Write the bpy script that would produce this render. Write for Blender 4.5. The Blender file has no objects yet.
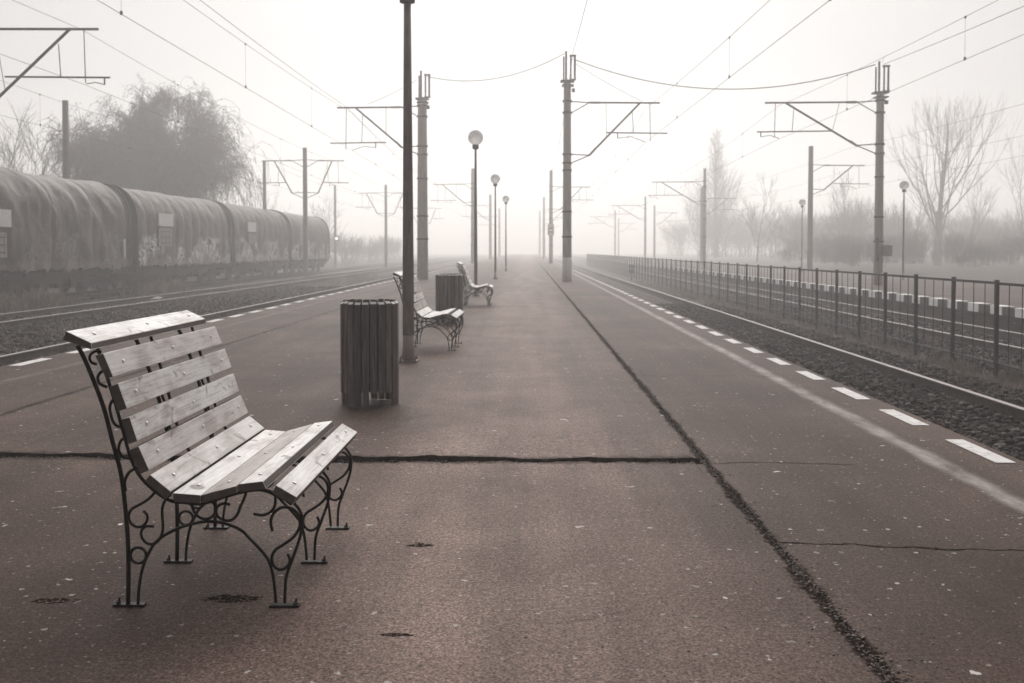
import bpy, bmesh, math, random
import numpy as np
from mathutils import Vector, Matrix

random.seed(7)
RNG = np.random.default_rng(11)
S = bpy.context.scene
COL = S.collection
CAM_H = 1.25
EXPOSURE = 0.38
HAZE = 0.0051
R = math.radians

# ------------------------------------------------------------------ mesh helpers
class MB:
    """collects vertices / faces / material slots, links them as ONE mesh object"""
    def __init__(self):
        self.v = []; self.f = []; self.m = []
    def add(self, vs, fs, mi=0):
        o = len(self.v)
        self.v.extend([tuple(float(c) for c in p) for p in vs])
        self.f.extend([tuple(i + o for i in f) for f in fs])
        self.m.extend([mi] * len(fs))
    def box(self, c, s, mi=0, rz=0.0):
        cx, cy, cz = c; a, b, h = s[0] / 2, s[1] / 2, s[2] / 2
        ca, sa = math.cos(rz), math.sin(rz)
        vs = []
        for dz in (-h, h):
            for dx, dy in ((-a, -b), (a, -b), (a, b), (-a, b)):
                vs.append((cx + dx * ca - dy * sa, cy + dx * sa + dy * ca, cz + dz))
        self.add(vs, [(3, 2, 1, 0), (4, 5, 6, 7), (0, 1, 5, 4), (1, 2, 6, 5), (2, 3, 7, 6), (3, 0, 4, 7)], mi)
    def tube(self, pts, r, n=6, mi=0, r1=None, cap=True, flat=1.0):
        pts = [Vector(p) for p in pts]
        k = len(pts)
        if r1 is None: r1 = r
        up = None; rings = []
        for i, p in enumerate(pts):
            t = (pts[min(i + 1, k - 1)] - pts[max(i - 1, 0)])
            if t.length < 1e-9: t = Vector((0, 0, 1))
            t.normalize()
            if up is None:
                up = Vector((0, 1, 0)) if abs(t.y) < 0.9 else Vector((1, 0, 0))
            a = up - t * up.dot(t)
            if a.length < 1e-6: a = t.orthogonal()
            a.normalize(); b = t.cross(a); up = a
            rr = r + (r1 - r) * i / max(1, k - 1)
            rings.append([p + a * (math.cos(2 * math.pi * (j + .5) / n) * rr * flat) + b * (math.sin(2 * math.pi * (j + .5) / n) * rr) for j in range(n)])
        vs = [q for g in rings for q in g]
        fs = []
        for i in range(k - 1):
            for j in range(n):
                j2 = (j + 1) % n
                fs.append((i * n + j, i * n + j2, (i + 1) * n + j2, (i + 1) * n + j))
        if cap:
            fs.append(tuple(range(n - 1, -1, -1))); fs.append(tuple((k - 1) * n + j for j in range(n)))
        self.add(vs, fs, mi)
    def lathe(self, prof, n=24, c=(0, 0, 0), mi=0):
        vs = []; fs = []
        for r, z in prof:
            for j in range(n):
                a = 2 * math.pi * j / n
                vs.append((c[0] + r * math.cos(a), c[1] + r * math.sin(a), c[2] + z))
        for i in range(len(prof) - 1):
            for j in range(n):
                j2 = (j + 1) % n
                fs.append((i * n + j, i * n + j2, (i + 1) * n + j2, (i + 1) * n + j))
        fs.append(tuple(range(n - 1, -1, -1))); fs.append(tuple((len(prof) - 1) * n + j for j in range(n)))
        self.add(vs, fs, mi)
    def prism(self, poly, y0, y1, mi=0):
        """polygon in XZ extruded along Y"""
        n = len(poly)
        vs = [(x, y0, z) for x, z in poly] + [(x, y1, z) for x, z in poly]
        fs = [tuple(range(n)), tuple(range(2 * n - 1, n - 1, -1))]
        for j in range(n):
            j2 = (j + 1) % n
            fs.append((j2, j, n + j, n + j2))
        self.add(vs, fs, mi)
    def build(self, name, mats, parent=None, smooth=False, bevel=0.0, loc=None, recalc=True):
        me = bpy.data.meshes.new(name)
        me.from_pydata(self.v, [], self.f)
        if not isinstance(mats, (list, tuple)): mats = [mats]
        for m in mats: me.materials.append(m)
        if len(mats) > 1: me.polygons.foreach_set('material_index', self.m)
        if recalc or bevel:
            bm = bmesh.new(); bm.from_mesh(me)
            bmesh.ops.recalc_face_normals(bm, faces=bm.faces)
            if bevel:
                ed = [e for e in bm.edges if e.is_manifold and e.calc_face_angle(0) > 0.6]
                bmesh.ops.bevel(bm, geom=ed, offset=bevel, segments=2, affect='EDGES', profile=0.6)
            bm.to_mesh(me); bm.free()
        if smooth: me.polygons.foreach_set('use_smooth', [True] * len(me.polygons))
        me.update()
        o = bpy.data.objects.new(name, me); COL.objects.link(o)
        if parent: o.parent = parent
        if loc: o.location = loc
        return o

def raw(name, V, F, mats, parent=None, smooth=False, mi=None):
    """fast mesh from numpy arrays (all faces of the same size)"""
    me = bpy.data.meshes.new(name)
    V = np.asarray(V, np.float32); F = np.asarray(F, np.int32)
    nf, k = F.shape
    me.vertices.add(len(V)); me.vertices.foreach_set('co', V.ravel())
    me.loops.add(nf * k); me.loops.foreach_set('vertex_index', F.ravel())
    me.polygons.add(nf); me.polygons.foreach_set('loop_start', np.arange(0, nf * k, k, dtype=np.int32))
    if not isinstance(mats, (list, tuple)): mats = [mats]
    for m in mats: me.materials.append(m)
    if mi is not None: me.polygons.foreach_set('material_index', np.asarray(mi, np.int32))
    if smooth: me.polygons.foreach_set('use_smooth', [True] * nf)
    me.update(calc_edges=True); me.validate()
    o = bpy.data.objects.new(name, me); COL.objects.link(o)
    if parent: o.parent = parent
    return o

def spline(pts, n=4):
    P = [np.array(p, float) for p in pts]
    P = [2 * P[0] - P[1]] + P + [2 * P[-1] - P[-2]]
    out = []
    for i in range(1, len(P) - 2):
        a, b, c, d = P[i - 1:i + 3]
        for k in range(n):
            t = k / n
            out.append(0.5 * ((2 * b) + (c - a) * t + (2 * a - 5 * b + 4 * c - d) * t * t + (3 * b - a - 3 * c + d) * t ** 3))
    out.append(P[-2])
    return out

def tag(o, label=None, cat=None, group=None, kind=None):
    if label: o['label'] = label
    if cat: o['category'] = cat
    if group: o['group'] = group
    if kind: o['kind'] = kind
    return o

def thing(name, label, cat, loc=(0, 0, 0), rz=0.0, group=None):
    o = bpy.data.objects.new(name, None); COL.objects.link(o)
    o.empty_display_size = 0.2
    o.location = loc; o.rotation_euler = (0, 0, rz)
    return tag(o, label, cat, group)

def dup(root, loc, rz, label, group=None):
    r = root.copy(); COL.objects.link(r); r.location = loc; r.rotation_euler = (0, 0, rz)
    r['label'] = label
    if group: r['group'] = group
    for ch in list(root.children):
        c = ch.copy(); COL.objects.link(c); c.parent = r
        for g in ch.children:
            d = g.copy(); COL.objects.link(d); d.parent = c
    return r

# ------------------------------------------------------------------ materials
class NT:
    def __init__(self, name):
        self.mat = bpy.data.materials.new(name); self.mat.use_nodes = True
        self.t = self.mat.node_tree; self.n = self.t.nodes
        self.b = self.n['Principled BSDF']
        self.co = None
    def node(self, typ, **kw):
        n = self.n.new(typ)
        for k, v in kw.items(): setattr(n, k, v)
        return n
    def link(self, a, b): self.t.links.new(a, b)
    def coord(self, scale=(1, 1, 1), out='Object', loc=None):
        tc = self.node('ShaderNodeTexCoord'); mp = self.node('ShaderNodeMapping')
        mp.inputs['Scale'].default_value = scale
        if loc: mp.inputs['Location'].default_value = loc
        self.link(tc.outputs[out], mp.inputs['Vector']); return mp.outputs['Vector']
    def noise(self, scale, detail=4, rough=.55, vec=None, dist=0.0):
        n = self.node('ShaderNodeTexNoise'); n.inputs['Scale'].default_value = scale
        n.inputs['Detail'].default_value = detail; n.inputs['Roughness'].default_value = rough
        n.inputs['Distortion'].default_value = dist
        if vec is not None: self.link(vec, n.inputs['Vector'])
        return n.outputs['Fac']
    def ramp(self, fac, stops, interp='LINEAR'):
        r = self.node('ShaderNodeValToRGB'); r.color_ramp.interpolation = interp
        el = r.color_ramp.elements
        while len(el) < len(stops): el.new(.5)
        for e, (p, c) in zip(el, stops):
            e.position = p
            if not isinstance(c, (tuple, list)): c = (c, c, c)
            e.color = (c[0], c[1], c[2], 1)
        self.link(fac, r.inputs['Fac']); return r.outputs['Color']
    def math(self, op, a, b=None, c=None, clamp=False):
        m = self.node('ShaderNodeMath', operation=op); m.use_clamp = clamp
        for i, x in enumerate((a, b, c)):
            if x is None: continue
            if isinstance(x, (int, float)): m.inputs[i].default_value = x
            else: self.link(x, m.inputs[i])
        return m.outputs[0]
    def mix(self, fac, a, b, mode='MIX'):
        m = self.node('ShaderNodeMix', data_type='RGBA', blend_type=mode)
        for s, x in ((m.inputs[0], fac), (m.inputs[6], a), (m.inputs[7], b)):
            if isinstance(x, (int, float)): s.default_value = x
            elif isinstance(x, (tuple, list)): s.default_value = (x[0], x[1], x[2], 1)
            else: self.link(x, s)
        return m.outputs[2]
    def xyz(self, vec):
        s = self.node('ShaderNodeSeparateXYZ'); self.link(vec, s.inputs[0]); return s.outputs
    def band(self, val, lo, hi, soft):
        """1 inside lo..hi"""
        def ss(v, a, b):
            m = self.node('ShaderNodeMapRange', interpolation_type='SMOOTHSTEP')
            self.link(v, m.inputs['Value']); m.inputs['From Min'].default_value = a; m.inputs['From Max'].default_value = b
            return m.outputs['Result']
        return self.math('MULTIPLY', ss(val, lo - soft, lo + soft), self.math('SUBTRACT', 1.0, ss(val, hi - soft, hi + soft)))
    def color(self, c):
        if isinstance(c, (tuple, list)): self.b.inputs['Base Color'].default_value = (c[0], c[1], c[2], 1)
        else: self.link(c, self.b.inputs['Base Color'])
    def rough(self, r, spec=None, metal=None):
        if isinstance(r, (int, float)): self.b.inputs['Roughness'].default_value = r
        else: self.link(r, self.b.inputs['Roughness'])
        if spec is not None: self.b.inputs['Specular IOR Level'].default_value = spec
        if metal is not None: self.b.inputs['Metallic'].default_value = metal
    def bump(self, h, strength=.3, dist=.01):
        b = self.node('ShaderNodeBump'); b.inputs['Strength'].default_value = strength; b.inputs['Distance'].default_value = dist
        self.link(h, b.inputs['Height']); self.link(b.outputs['Normal'], self.b.inputs['Normal'])

def W(v, warm=1.0):
    """brown-grey of a given lightness, warmer when dark"""
    k = warm * (1.0 - min(1, v * 1.1))
    return (v * (1 + .19 * k), v * (1 - .055 * k), v * (1 - .145 * k))

def simple(name, v, var=.25, scale=6.0, rough=.8, warm=1.0, bump=.15, bscale=60, metal=0.0, spec=.3, stretch=(1, 1, 1)):
    m = NT(name); vec = m.coord(stretch)
    n = m.noise(scale, 5, .6, vec)
    m.color(m.ramp(n, [(.25, W(v * (1 - var), warm)), (.5, W(v, warm)), (.78, W(v * (1 + var), warm))]))
    m.rough(rough, spec, metal)
    if bump: m.bump(m.noise(bscale, 3, .6, vec), bump, .004)
    return m.mat

def mat_asphalt():
    m = NT('asphalt'); vec = m.coord(); X, Y, Z = m.xyz(vec)
    big = m.noise(.45, 5, .62, vec, .4)
    mid = m.noise(3.2, 6, .65, vec)
    fine = m.noise(95, 2, .8, vec)
    fine2 = m.noise(38, 4, .75, vec)
    base = m.ramp(big, [(.3, W(.028, 2.2)), (.52, W(.050, 2.2)), (.72, W(.085, 2.2))])
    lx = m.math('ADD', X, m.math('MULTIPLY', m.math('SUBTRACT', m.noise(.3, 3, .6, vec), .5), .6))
    falloff_lane = m.band(lx, -1.0, .75, .75)  # walked middle painted paler than the sides, imitating lens edge darkening
    base = m.mix(m.math('MULTIPLY', falloff_lane, .8), base, m.ramp(m.noise(1.1, 5, .65, vec), [(.3, W(.125, 1.8)), (.7, W(.215, 1.8))]))
    base = m.mix(.3, base, m.ramp(mid, [(.3, .36), (.7, .64)]), 'OVERLAY')
    base = m.mix(.6, base, m.ramp(fine, [(.38, .05), (.5, .48), (.62, .97)]), 'OVERLAY')
    base = m.mix(.5, base, m.ramp(fine2, [(.36, .18), (.5, .5), (.64, .84)]), 'OVERLAY')
    # trodden streaks along the platform
    sv = m.coord((1.6, .09, 1))
    base = m.mix(.4, base, m.ramp(m.noise(1.5, 4, .6, sv), [(.38, .28), (.62, .74)]), 'OVERLAY')
    # dirt and damp blotches
    bl = m.ramp(m.noise(1.15, 7, .72, m.coord((1, .6, 1), loc=(3, 8, 0))), [(.58, 0.0), (.74, 1.0)])
    base = m.mix(m.math('MULTIPLY', bl, .6), base, W(.026, 2.4))
    # pale flecks (gum, chips, droppings)
    for sc, thr, rnd, val in ((7, .10, .62, .62), (19, .16, .72, .46), (3.0, .06, .55, .7), (45, .22, .80, .34)):
        vo = m.node('ShaderNodeTexVoronoi'); vo.inputs['Scale'].default_value = sc
        dv = m.node('ShaderNodeMix', data_type='VECTOR'); dv.inputs[0].default_value = .06 * 9 / sc
        nn = m.node('ShaderNodeTexNoise'); nn.inputs['Scale'].default_value = sc * 3
        m.link(vec, nn.inputs['Vector']); m.link(vec, dv.inputs[4]); m.link(nn.outputs['Color'], dv.inputs[5])
        m.link(dv.outputs[1], vo.inputs['Vector'])
        near = m.math('LESS_THAN', vo.outputs['Distance'], thr)
        sep = m.node('ShaderNodeSeparateColor'); m.link(vo.outputs['Color'], sep.inputs[0])
        pick = m.math('GREATER_THAN', sep.outputs[0], rnd)
        vary = m.math('POWER', sep.outputs[1], 1.3)
        base = m.mix(m.math('MULTIPLY', m.math('MULTIPLY', near, pick), vary), base, W(val, .5))
    # worn painted line parallel to the right-hand edge, and its fainter twin on the left
    wob = m.math('MULTIPLY', m.math('SUBTRACT', m.noise(2.2, 5, .7, vec), .5), .09)
    xl = m.math('ADD', X, wob)
    ln = m.band(xl, 2.36, 2.475, .045)
    ln = m.math('MULTIPLY', ln, m.ramp(m.noise(5, 7, .75, m.coord((1, .35, 1))), [(.34, .12), (.62, .8)]))
    base = m.mix(m.math('MULTIPLY', ln, .95), base, W(.46, .6))
    ln2 = m.band(xl, -5.02, -4.93, .05)
    ln2 = m.math('MULTIPLY', ln2, m.ramp(m.noise(4, 7, .75, m.coord((1, .35, 1), loc=(5, 2, 0))), [(.4, 0.0), (.7, .55)]))
    base = m.mix(m.math('MULTIPLY', ln2, .7), base, W(.4, .6))
    # hairline cracks
    w1 = m.math('MULTIPLY', m.math('SUBTRACT', m.noise(2.5, 6, .6, vec), .5), .22)
    w2 = m.math('MULTIPLY', m.math('SUBTRACT', m.noise(11, 4, .6, vec), .5), .05)
    yw = m.math('ADD', m.math('ADD', Y, w1), w2)
    xw = m.math('ADD', m.math('ADD', X, m.math('MULTIPLY', w1, .5)), w2)
    cr = []
    def ycrack(y0, slope, x0, x1, hw, amt):
        yy = m.math('SUBTRACT', m.math('SUBTRACT', yw, y0), m.math('MULTIPLY', X, slope))
        k = m.band(yy, -hw, hw, hw * .8)
        return m.math('MULTIPLY', m.math('MULTIPLY', k, m.band(X, x0, x1, .04)), amt)
    cr.append(ycrack(4.27, -.10, 1.06, 2.9, .009, 1.0))
    cr.append(ycrack(9.80, -.04, 1.1, 2.42, .012, .8))
    cr.append(ycrack(5.74, -.01, 1.06, 1.9, .011, .8))
    cr.append(ycrack(19.0, -.05, 1.0, 2.9, .015, .5))
    cr.append(ycrack(3.2, .5, .15, .33, .010, .3))
    lj = m.math('MULTIPLY', m.band(xw, -4.03, -3.97, .025), m.ramp(m.noise(3, 5, .7, vec), [(.3, .25), (.6, .9)]))
    cr.append(lj)
    n3 = m.noise(34, 5, .8, vec); n4 = m.noise(3.5, 4, .7, vec)
    dl = m.math('ABSOLUTE', m.math('SUBTRACT', X, 1.05))
    dl = m.math('ADD', m.math('DIVIDE', dl, m.math('ADD', .003, m.math('MULTIPLY', m.math('POWER', n4, 2.0), .11))), m.math('MULTIPLY', m.math('SUBTRACT', n3, .5), 3.4))
    cr.append(m.math('MULTIPLY', m.math('SUBTRACT', 1.0, m.band(dl, .95, 1e6, .4)), .95))
    yt = m.math('ADD', m.math('MULTIPLY', m.math('SINE', m.math('MULTIPLY', X, 1.3)), .03), m.math('MULTIPLY', X, -.02))
    dt = m.math('ABSOLUTE', m.math('SUBTRACT', m.math('SUBTRACT', Y, 5.79), yt))
    dt = m.math('ADD', m.math('DIVIDE', dt, m.math('ADD', .008, m.math('MULTIPLY', m.math('POWER', n4, 2.0), .2))), m.math('MULTIPLY', m.math('SUBTRACT', n3, .5), 3.4))
    cr.append(m.math('MULTIPLY', m.math('MULTIPLY', m.math('SUBTRACT', 1.0, m.band(dt, .95, 1e6, .4)), m.math('LESS_THAN', X, 1.05)), .55))
    tot = cr[0]
    for c in cr[1:]: tot = m.math('MAXIMUM', tot, c)
    base = m.mix(tot, base, m.ramp(n3, [(.4, W(.006, 1.6)), (.62, W(.018, 1.6)), (.74, W(.09, 1.4))]))
    # small broken-out patches
    hole = None
    for hx, hy, rx, ry in ((-1.69, 3.43, .10, .035), (-1.06, 3.46, .13, .05), (-.457, 4.11, .06, .035), (-.43, 3.14, .06, .02)):
        dx = m.math('DIVIDE', m.math('SUBTRACT', X, hx), rx); dy = m.math('DIVIDE', m.math('SUBTRACT', Y, hy), ry)
        d = m.math('SQRT', m.math('ADD', m.math('MULTIPLY', dx, dx), m.math('MULTIPLY', dy, dy)))
        d = m.math('ADD', d, m.math('MULTIPLY', m.math('SUBTRACT', m.noise(26, 4, .7, vec), .5), 2.2))
        k = m.math('LESS_THAN', d, .78)
        hole = k if hole is None else m.math('MAXIMUM', hole, k)
    base = m.mix(m.math('MULTIPLY', hole, .95), base, m.ramp(m.noise(60, 2, .6, vec), [(.5, W(.008, 1.5)), (.64, W(.15, 1.5))]))
    tot = m.math('MAXIMUM', tot, hole)
    m.color(base)
    m.rough(.64, .12); m.link(m.math('MULTIPLY', m.math('SUBTRACT', 1.0, tot, clamp=True), .045), m.b.inputs['Specular IOR Level'])
    h = m.math('ADD', m.math('MULTIPLY', fine, .6), m.math('MULTIPLY', fine2, .6))
    h = m.math('SUBTRACT', h, m.math('MULTIPLY', m.math('MAXIMUM', tot, hole), 2.0))
    m.bump(h, .32, .005)
    return m.mat

def mat_paint(v=.75):
    m = NT('worn_white_paint'); vec = m.coord()
    n = m.noise(14, 7, .75, vec)
    m.color(m.ramp(n, [(.33, W(.14)), (.42, W(v * .8, .5)), (.7, W(v * 1.1, .4))]))
    m.rough(.7, .3); m.bump(m.noise(90, 3, .6, vec), .2, .003); return m.mat

def mat_ground():
    m = NT('trackside_earth'); vec = m.coord(); X, Y, Z = m.xyz(vec)
    vo = m.node('ShaderNodeTexVoronoi'); vo.inputs['Scale'].default_value = 17; m.link(vec, vo.inputs['Vector'])
    sep = m.node('ShaderNodeSeparateColor'); m.link(vo.outputs['Color'], sep.inputs[0])
    n1 = m.noise(.7, 6, .65, vec); n2 = m.noise(7, 6, .7, vec)
    st = m.ramp(sep.outputs[0], [(.0, W(.028)), (.6, W(.06)), (1.0, W(.13))])
    ea = m.ramp(n2, [(.3, W(.025, 1.8)), (.7, W(.065, 1.8))])
    base = m.mix(m.ramp(n1, [(.4, .2), (.62, .85)]), st, ea)
    m.color(base); m.rough(.92, .2)
    h = m.math('ADD', m.math('MULTIPLY', m.math('SUBTRACT', 1.0, vo.outputs['Distance']), .5), n2)
    m.bump(h, .8, .04); return m.mat

def mat_wood():
    m = NT('weathered_bench_wood')
    oi = m.node('ShaderNodeObjectInfo')
    tc = m.node('ShaderNodeTexCoord')
    off = m.node('ShaderNodeVectorMath', operation='ADD')
    cmb = m.node('ShaderNodeCombineXYZ')
    for i, k in enumerate((3.1, 17.0, 5.3)):
        m.link(m.math('MULTIPLY', oi.outputs['Random'], k), cmb.inputs[i])
    m.link(tc.outputs['Object'], off.inputs[0]); m.link(cmb.outputs[0], off.inputs[1])
    def mp(s):
        p = m.node('ShaderNodeMapping'); p.inputs['Scale'].default_value = s
        m.link(off.outputs[0], p.inputs['Vector']); return p.outputs['Vector']
    grain = m.noise(1.0, 6, .75, mp((60, 2.2, 60)), 1.6)
    fib = m.noise(1.0, 3, .6, mp((340, 9, 340)))
    blot = m.noise(1.0, 5, .6, mp((9, 4, 9)))
    knot = m.noise(1.0, 2, .5, mp((13, 7, 13)), .6)
    base = m.ramp(grain, [(.36, W(.30, 1.0)), (.45, W(.62, .8)), (.55, W(.84, .6)), (.64, W(.96, .5))])
    base = m.mix(.5, base, m.ramp(blot, [(.38, W(.30)), (.5, W(.75, .6)), (.62, W(.95, .5))]))
    base = m.mix(.35, base, m.ramp(fib, [(.3, .3), (.7, .7)]), 'OVERLAY')
    base = m.mix(m.ramp(knot, [(.64, 0.0), (.71, .8)]), base, W(.16))
    tone = m.ramp(oi.outputs['Random'], [(0, W(.55, .9)), (.5, W(.8, .5)), (1, W(1.0, .2))])
    base = m.mix(1.0, base, tone, 'MULTIPLY')
    # end faces painted dark: old stain plus shade of the backlit ends
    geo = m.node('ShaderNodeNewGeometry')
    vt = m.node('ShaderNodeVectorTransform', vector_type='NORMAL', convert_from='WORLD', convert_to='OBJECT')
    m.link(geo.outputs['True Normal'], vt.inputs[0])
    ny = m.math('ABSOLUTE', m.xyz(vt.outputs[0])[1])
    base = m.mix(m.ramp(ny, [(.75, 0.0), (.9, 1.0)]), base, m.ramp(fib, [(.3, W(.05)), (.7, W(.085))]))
    m.color(base); m.rough(.55, .4)
    m.bump(m.math('ADD', grain, m.math('MULTIPLY', fib, .5)), .35, .003)
    return m.mat

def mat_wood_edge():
    return simple('stained_shaded_wood_edge', .10, .35, 1.0, .8, 1.0, .3, 90, stretch=(30, 4, 30))  # darker edge wood: stain plus painted shade of edges turned from the sky

def mat_bin():
    m = NT('dark_slat_wood')
    oi = m.node('ShaderNodeObjectInfo'); vec = m.coord((60, 60, 3))
    g = m.noise(1.0, 5, .65, vec, .6)
    base = m.ramp(g, [(.32, W(.05)), (.5, W(.115)), (.68, W(.2))])
    base = m.mix(1.0, base, m.ramp(oi.outputs['Random'], [(0, .6), (1, 1.35)]), 'MULTIPLY')
    m.color(base); m.rough(.7, .3); m.bump(g, .3, .003); return m.mat

def mat_concrete(name, v):
    m = NT(name); vec = m.coord()
    n = m.noise(2.2, 6, .65, m.coord((3, 3, .5))); n2 = m.noise(30, 4, .6, vec)
    base = m.ramp(n, [(.28, W(v * .6)), (.5, W(v)), (.72, W(v * 1.25))])
    base = m.mix(.3, base, m.ramp(n2, [(.35, .3), (.65, .7)]), 'OVERLAY')
    m.color(base); m.rough(.85, .25); m.bump(n2, .3, .006); return m.mat

def mat_tarp():
    m = NT('wagon_tarpaulin')
    oi = m.node('ShaderNodeObjectInfo'); tc = m.node('ShaderNodeTexCoord')
    off = m.node('ShaderNodeVectorMath', operation='ADD'); cmb = m.node('ShaderNodeCombineXYZ')
    m.link(m.math('MULTIPLY', oi.outputs['Random'], 31.0), cmb.inputs[1])
    m.link(tc.outputs['Object'], off.inputs[0]); m.link(cmb.outputs[0], off.inputs[1]); vec = off.outputs[0]
    Z = m.xyz(tc.outputs['Object'])[2]; Yl = m.xyz(tc.outputs['Object'])[1]
    n = m.noise(.8, 6, .65, vec); n2 = m.noise(6, 5, .65, vec)
    base = m.ramp(n, [(.3, W(.022, 2.4)), (.6, W(.035, 2.6)), (.8, W(.06, 2.4))])
    base = m.mix(.25, base, m.ramp(n2, [(.3, .3), (.7, .7)]), 'OVERLAY')
    # sprayed scribbles: meandering strokes inside patchy clusters low on the side
    wv = m.node('ShaderNodeMapping'); wv.inputs['Scale'].default_value = (1, 1.5, 1.1); m.link(vec, wv.inputs['Vector'])
    stroke = m.noise(1.05, 2, .5, wv.outputs['Vector'], 2.2)
    st = m.band(stroke, .455, .545, .012)
    st2 = m.band(m.noise(1.7, 2, .5, wv.outputs['Vector'], 1.6), .465, .535, .012)
    st = m.math('MAXIMUM', st, st2)
    clus = m.ramp(m.noise(.45, 2, .5, vec), [(.42, 0.0), (.50, 1.0)])
    band = m.band(m.math('ADD', Z, m.math('MULTIPLY', m.math('SUBTRACT', m.noise(.9, 3, .6, vec), .5), .9)), 1.05, 2.2, .18)
    sc_ = m.node('ShaderNodeSeparateColor'); m.link(oi.outputs['Color'], sc_.inputs[0]); amt = sc_.outputs[0]
    g = m.math('MULTIPLY', m.math('MULTIPLY', st, clus), m.math('MULTIPLY', band, amt))
    base = m.mix(m.math('MULTIPLY', g, .9), base, W(.8, .4))
    # worn pale lines where the hoops rub, darker sag between
    ox = m.node('ShaderNodeSeparateColor'); m.link(oi.outputs['Color'], ox.inputs[0])
    fr = m.math('FRACT', m.math('DIVIDE', m.math('ADD', Yl, m.math('MULTIPLY', n2, .06)), m.math('MULTIPLY', ox.outputs[1], 4.0)))
    rib = m.math('ABSOLUTE', m.math('SUBTRACT', fr, .5))
    base = m.mix(m.math('MULTIPLY', m.ramp(rib, [(.30, 0.0), (.48, 1.0)]), .45), base, W(.15, 1.2))
    # road dirt along the hem
    dirt = m.math('MULTIPLY', m.band(Z, .9, 1.25, .15), n2)
    base = m.mix(m.math('MULTIPLY', dirt, .7), base, W(.24))
    m.color(base); m.rough(.6, .35)
    m.bump(m.math('ADD', m.noise(1.8, 3, .5, vec, .7), m.math('MULTIPLY', n2, .08)), .6, .10); return m.mat

def mat_rail_top():
    m = NT('polished_rail_head'); n = m.noise(3, 4, .6, m.coord((8, .4, 8)))
    m.color(m.ramp(n, [(.3, W(.13, 1)), (.7, W(.26, .8))])); m.rough(m.ramp(n, [(.3, .45), (.7, .65)]), .4, .3); return m.mat

def mat_globe():
    m = NT('opal_lamp_globe'); m.color(W(.85, .3)); m.rough(.8, .2)
    m.b.inputs['Transmission Weight'].default_value = .45
    return m.mat

def mat_signal():
    m = NT('lit_signal_lamp'); m.color((.9, .9, .9))
    m.b.inputs['Emission Color'].default_value = (1, .97, .94, 1); m.b.inputs['Emission Strength'].default_value = 2.2
    return m.mat

M = dict(
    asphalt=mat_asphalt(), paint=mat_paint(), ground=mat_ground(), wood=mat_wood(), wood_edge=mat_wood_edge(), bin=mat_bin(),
    conc=mat_concrete('pole_concrete', .26), conc_dark=mat_concrete('dark_pole_concrete', .13), kerb=mat_concrete('coping_concrete', .16),
    kerb_dark=mat_concrete('dark_coping_paint', .07), slab_side=mat_concrete('slab_broken_edge', .032), white_base=mat_concrete('whitewashed_base', .85),
    iron=simple('black_iron', .009, .4, 30, .6, .8, .2, 200, spec=.25), bolt=simple('bolt_steel', .8, .15, 20, .35, .2, 0, metal=.3),
    steel=simple('dull_steel', .035, .35, 8, .6, 1.0, .1, 80, metal=.3), lamp_pole=simple('grey_lamp_paint', .16, .4, 5, .6, 1.0, .15, 60, stretch=(4, 4, .8)),
    wire=simple('wire_metal', .06, .2, 5, .6, .8, 0), insul=simple('brown_insulator', .07, .3, 10, .35, 1.3, 0, spec=.6),
    rail_top=mat_rail_top(), rust=simple('rusty_rail', .05, .4, 9, .85, 1.5, .4, 120), sleeper=mat_concrete('sleeper_concrete', .13),
    stone=None, white=simple('white_coping_paint', .88, .1, 6, .6, .3, .1, 40), pebble=simple('pale_chippings', .2, .6, 20, .9, .9, 0), soil=simple('joint_soil', .03, .6, 40, .95, 1.2, .8, 120), crumb=simple('crumbled_asphalt', .17, .75, 60, .9, 1.0, .3, 90),
    fence=simple('fence_paint', .014, .4, 12, .6, .9, .15, 90), tarp=mat_tarp(), chassis=simple('wagon_underframe', .012, .5, 3, .8, 1.2, .2, 20),
    plate=simple('pale_plate', .68, .12, 6, .6, .4, 0), plate_dull=simple('faded_panel', .26, .4, 7, .7, .8, 0), ink=simple('dark_lettering', .05, .2, 8, .7, .8, 0),
    globe=mat_globe(), lit=mat_signal(),
    bark=simple('bark', .062, .4, 6, .9, 1.2, .2, 40), twig=simple('bare_twigs', .09, .4, 1.2, .9, 1.3, 0), willow=simple('willow_twigs', .050, .45, .5, .9, 1.4, 0),
    grass=simple('dry_grass', .24, .5, 2.5, .9, 1.3, 0),
)
def mat_stone():
    m = NT('ballast_stone'); vec = m.coord()
    vo = m.node('ShaderNodeTexVoronoi'); vo.inputs['Scale'].default_value = 12; m.link(vec, vo.inputs['Vector'])
    sep = m.node('ShaderNodeSeparateColor'); m.link(vo.outputs['Color'], sep.inputs[0])
    m.color(m.ramp(sep.outputs[0], [(0, W(.014, 1.6)), (.7, W(.042, 1.6)), (.93, W(.09)), (1, W(.26, .6))])); m.rough(.9, .2)
    return m.mat
M['stone'] = mat_stone()
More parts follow.
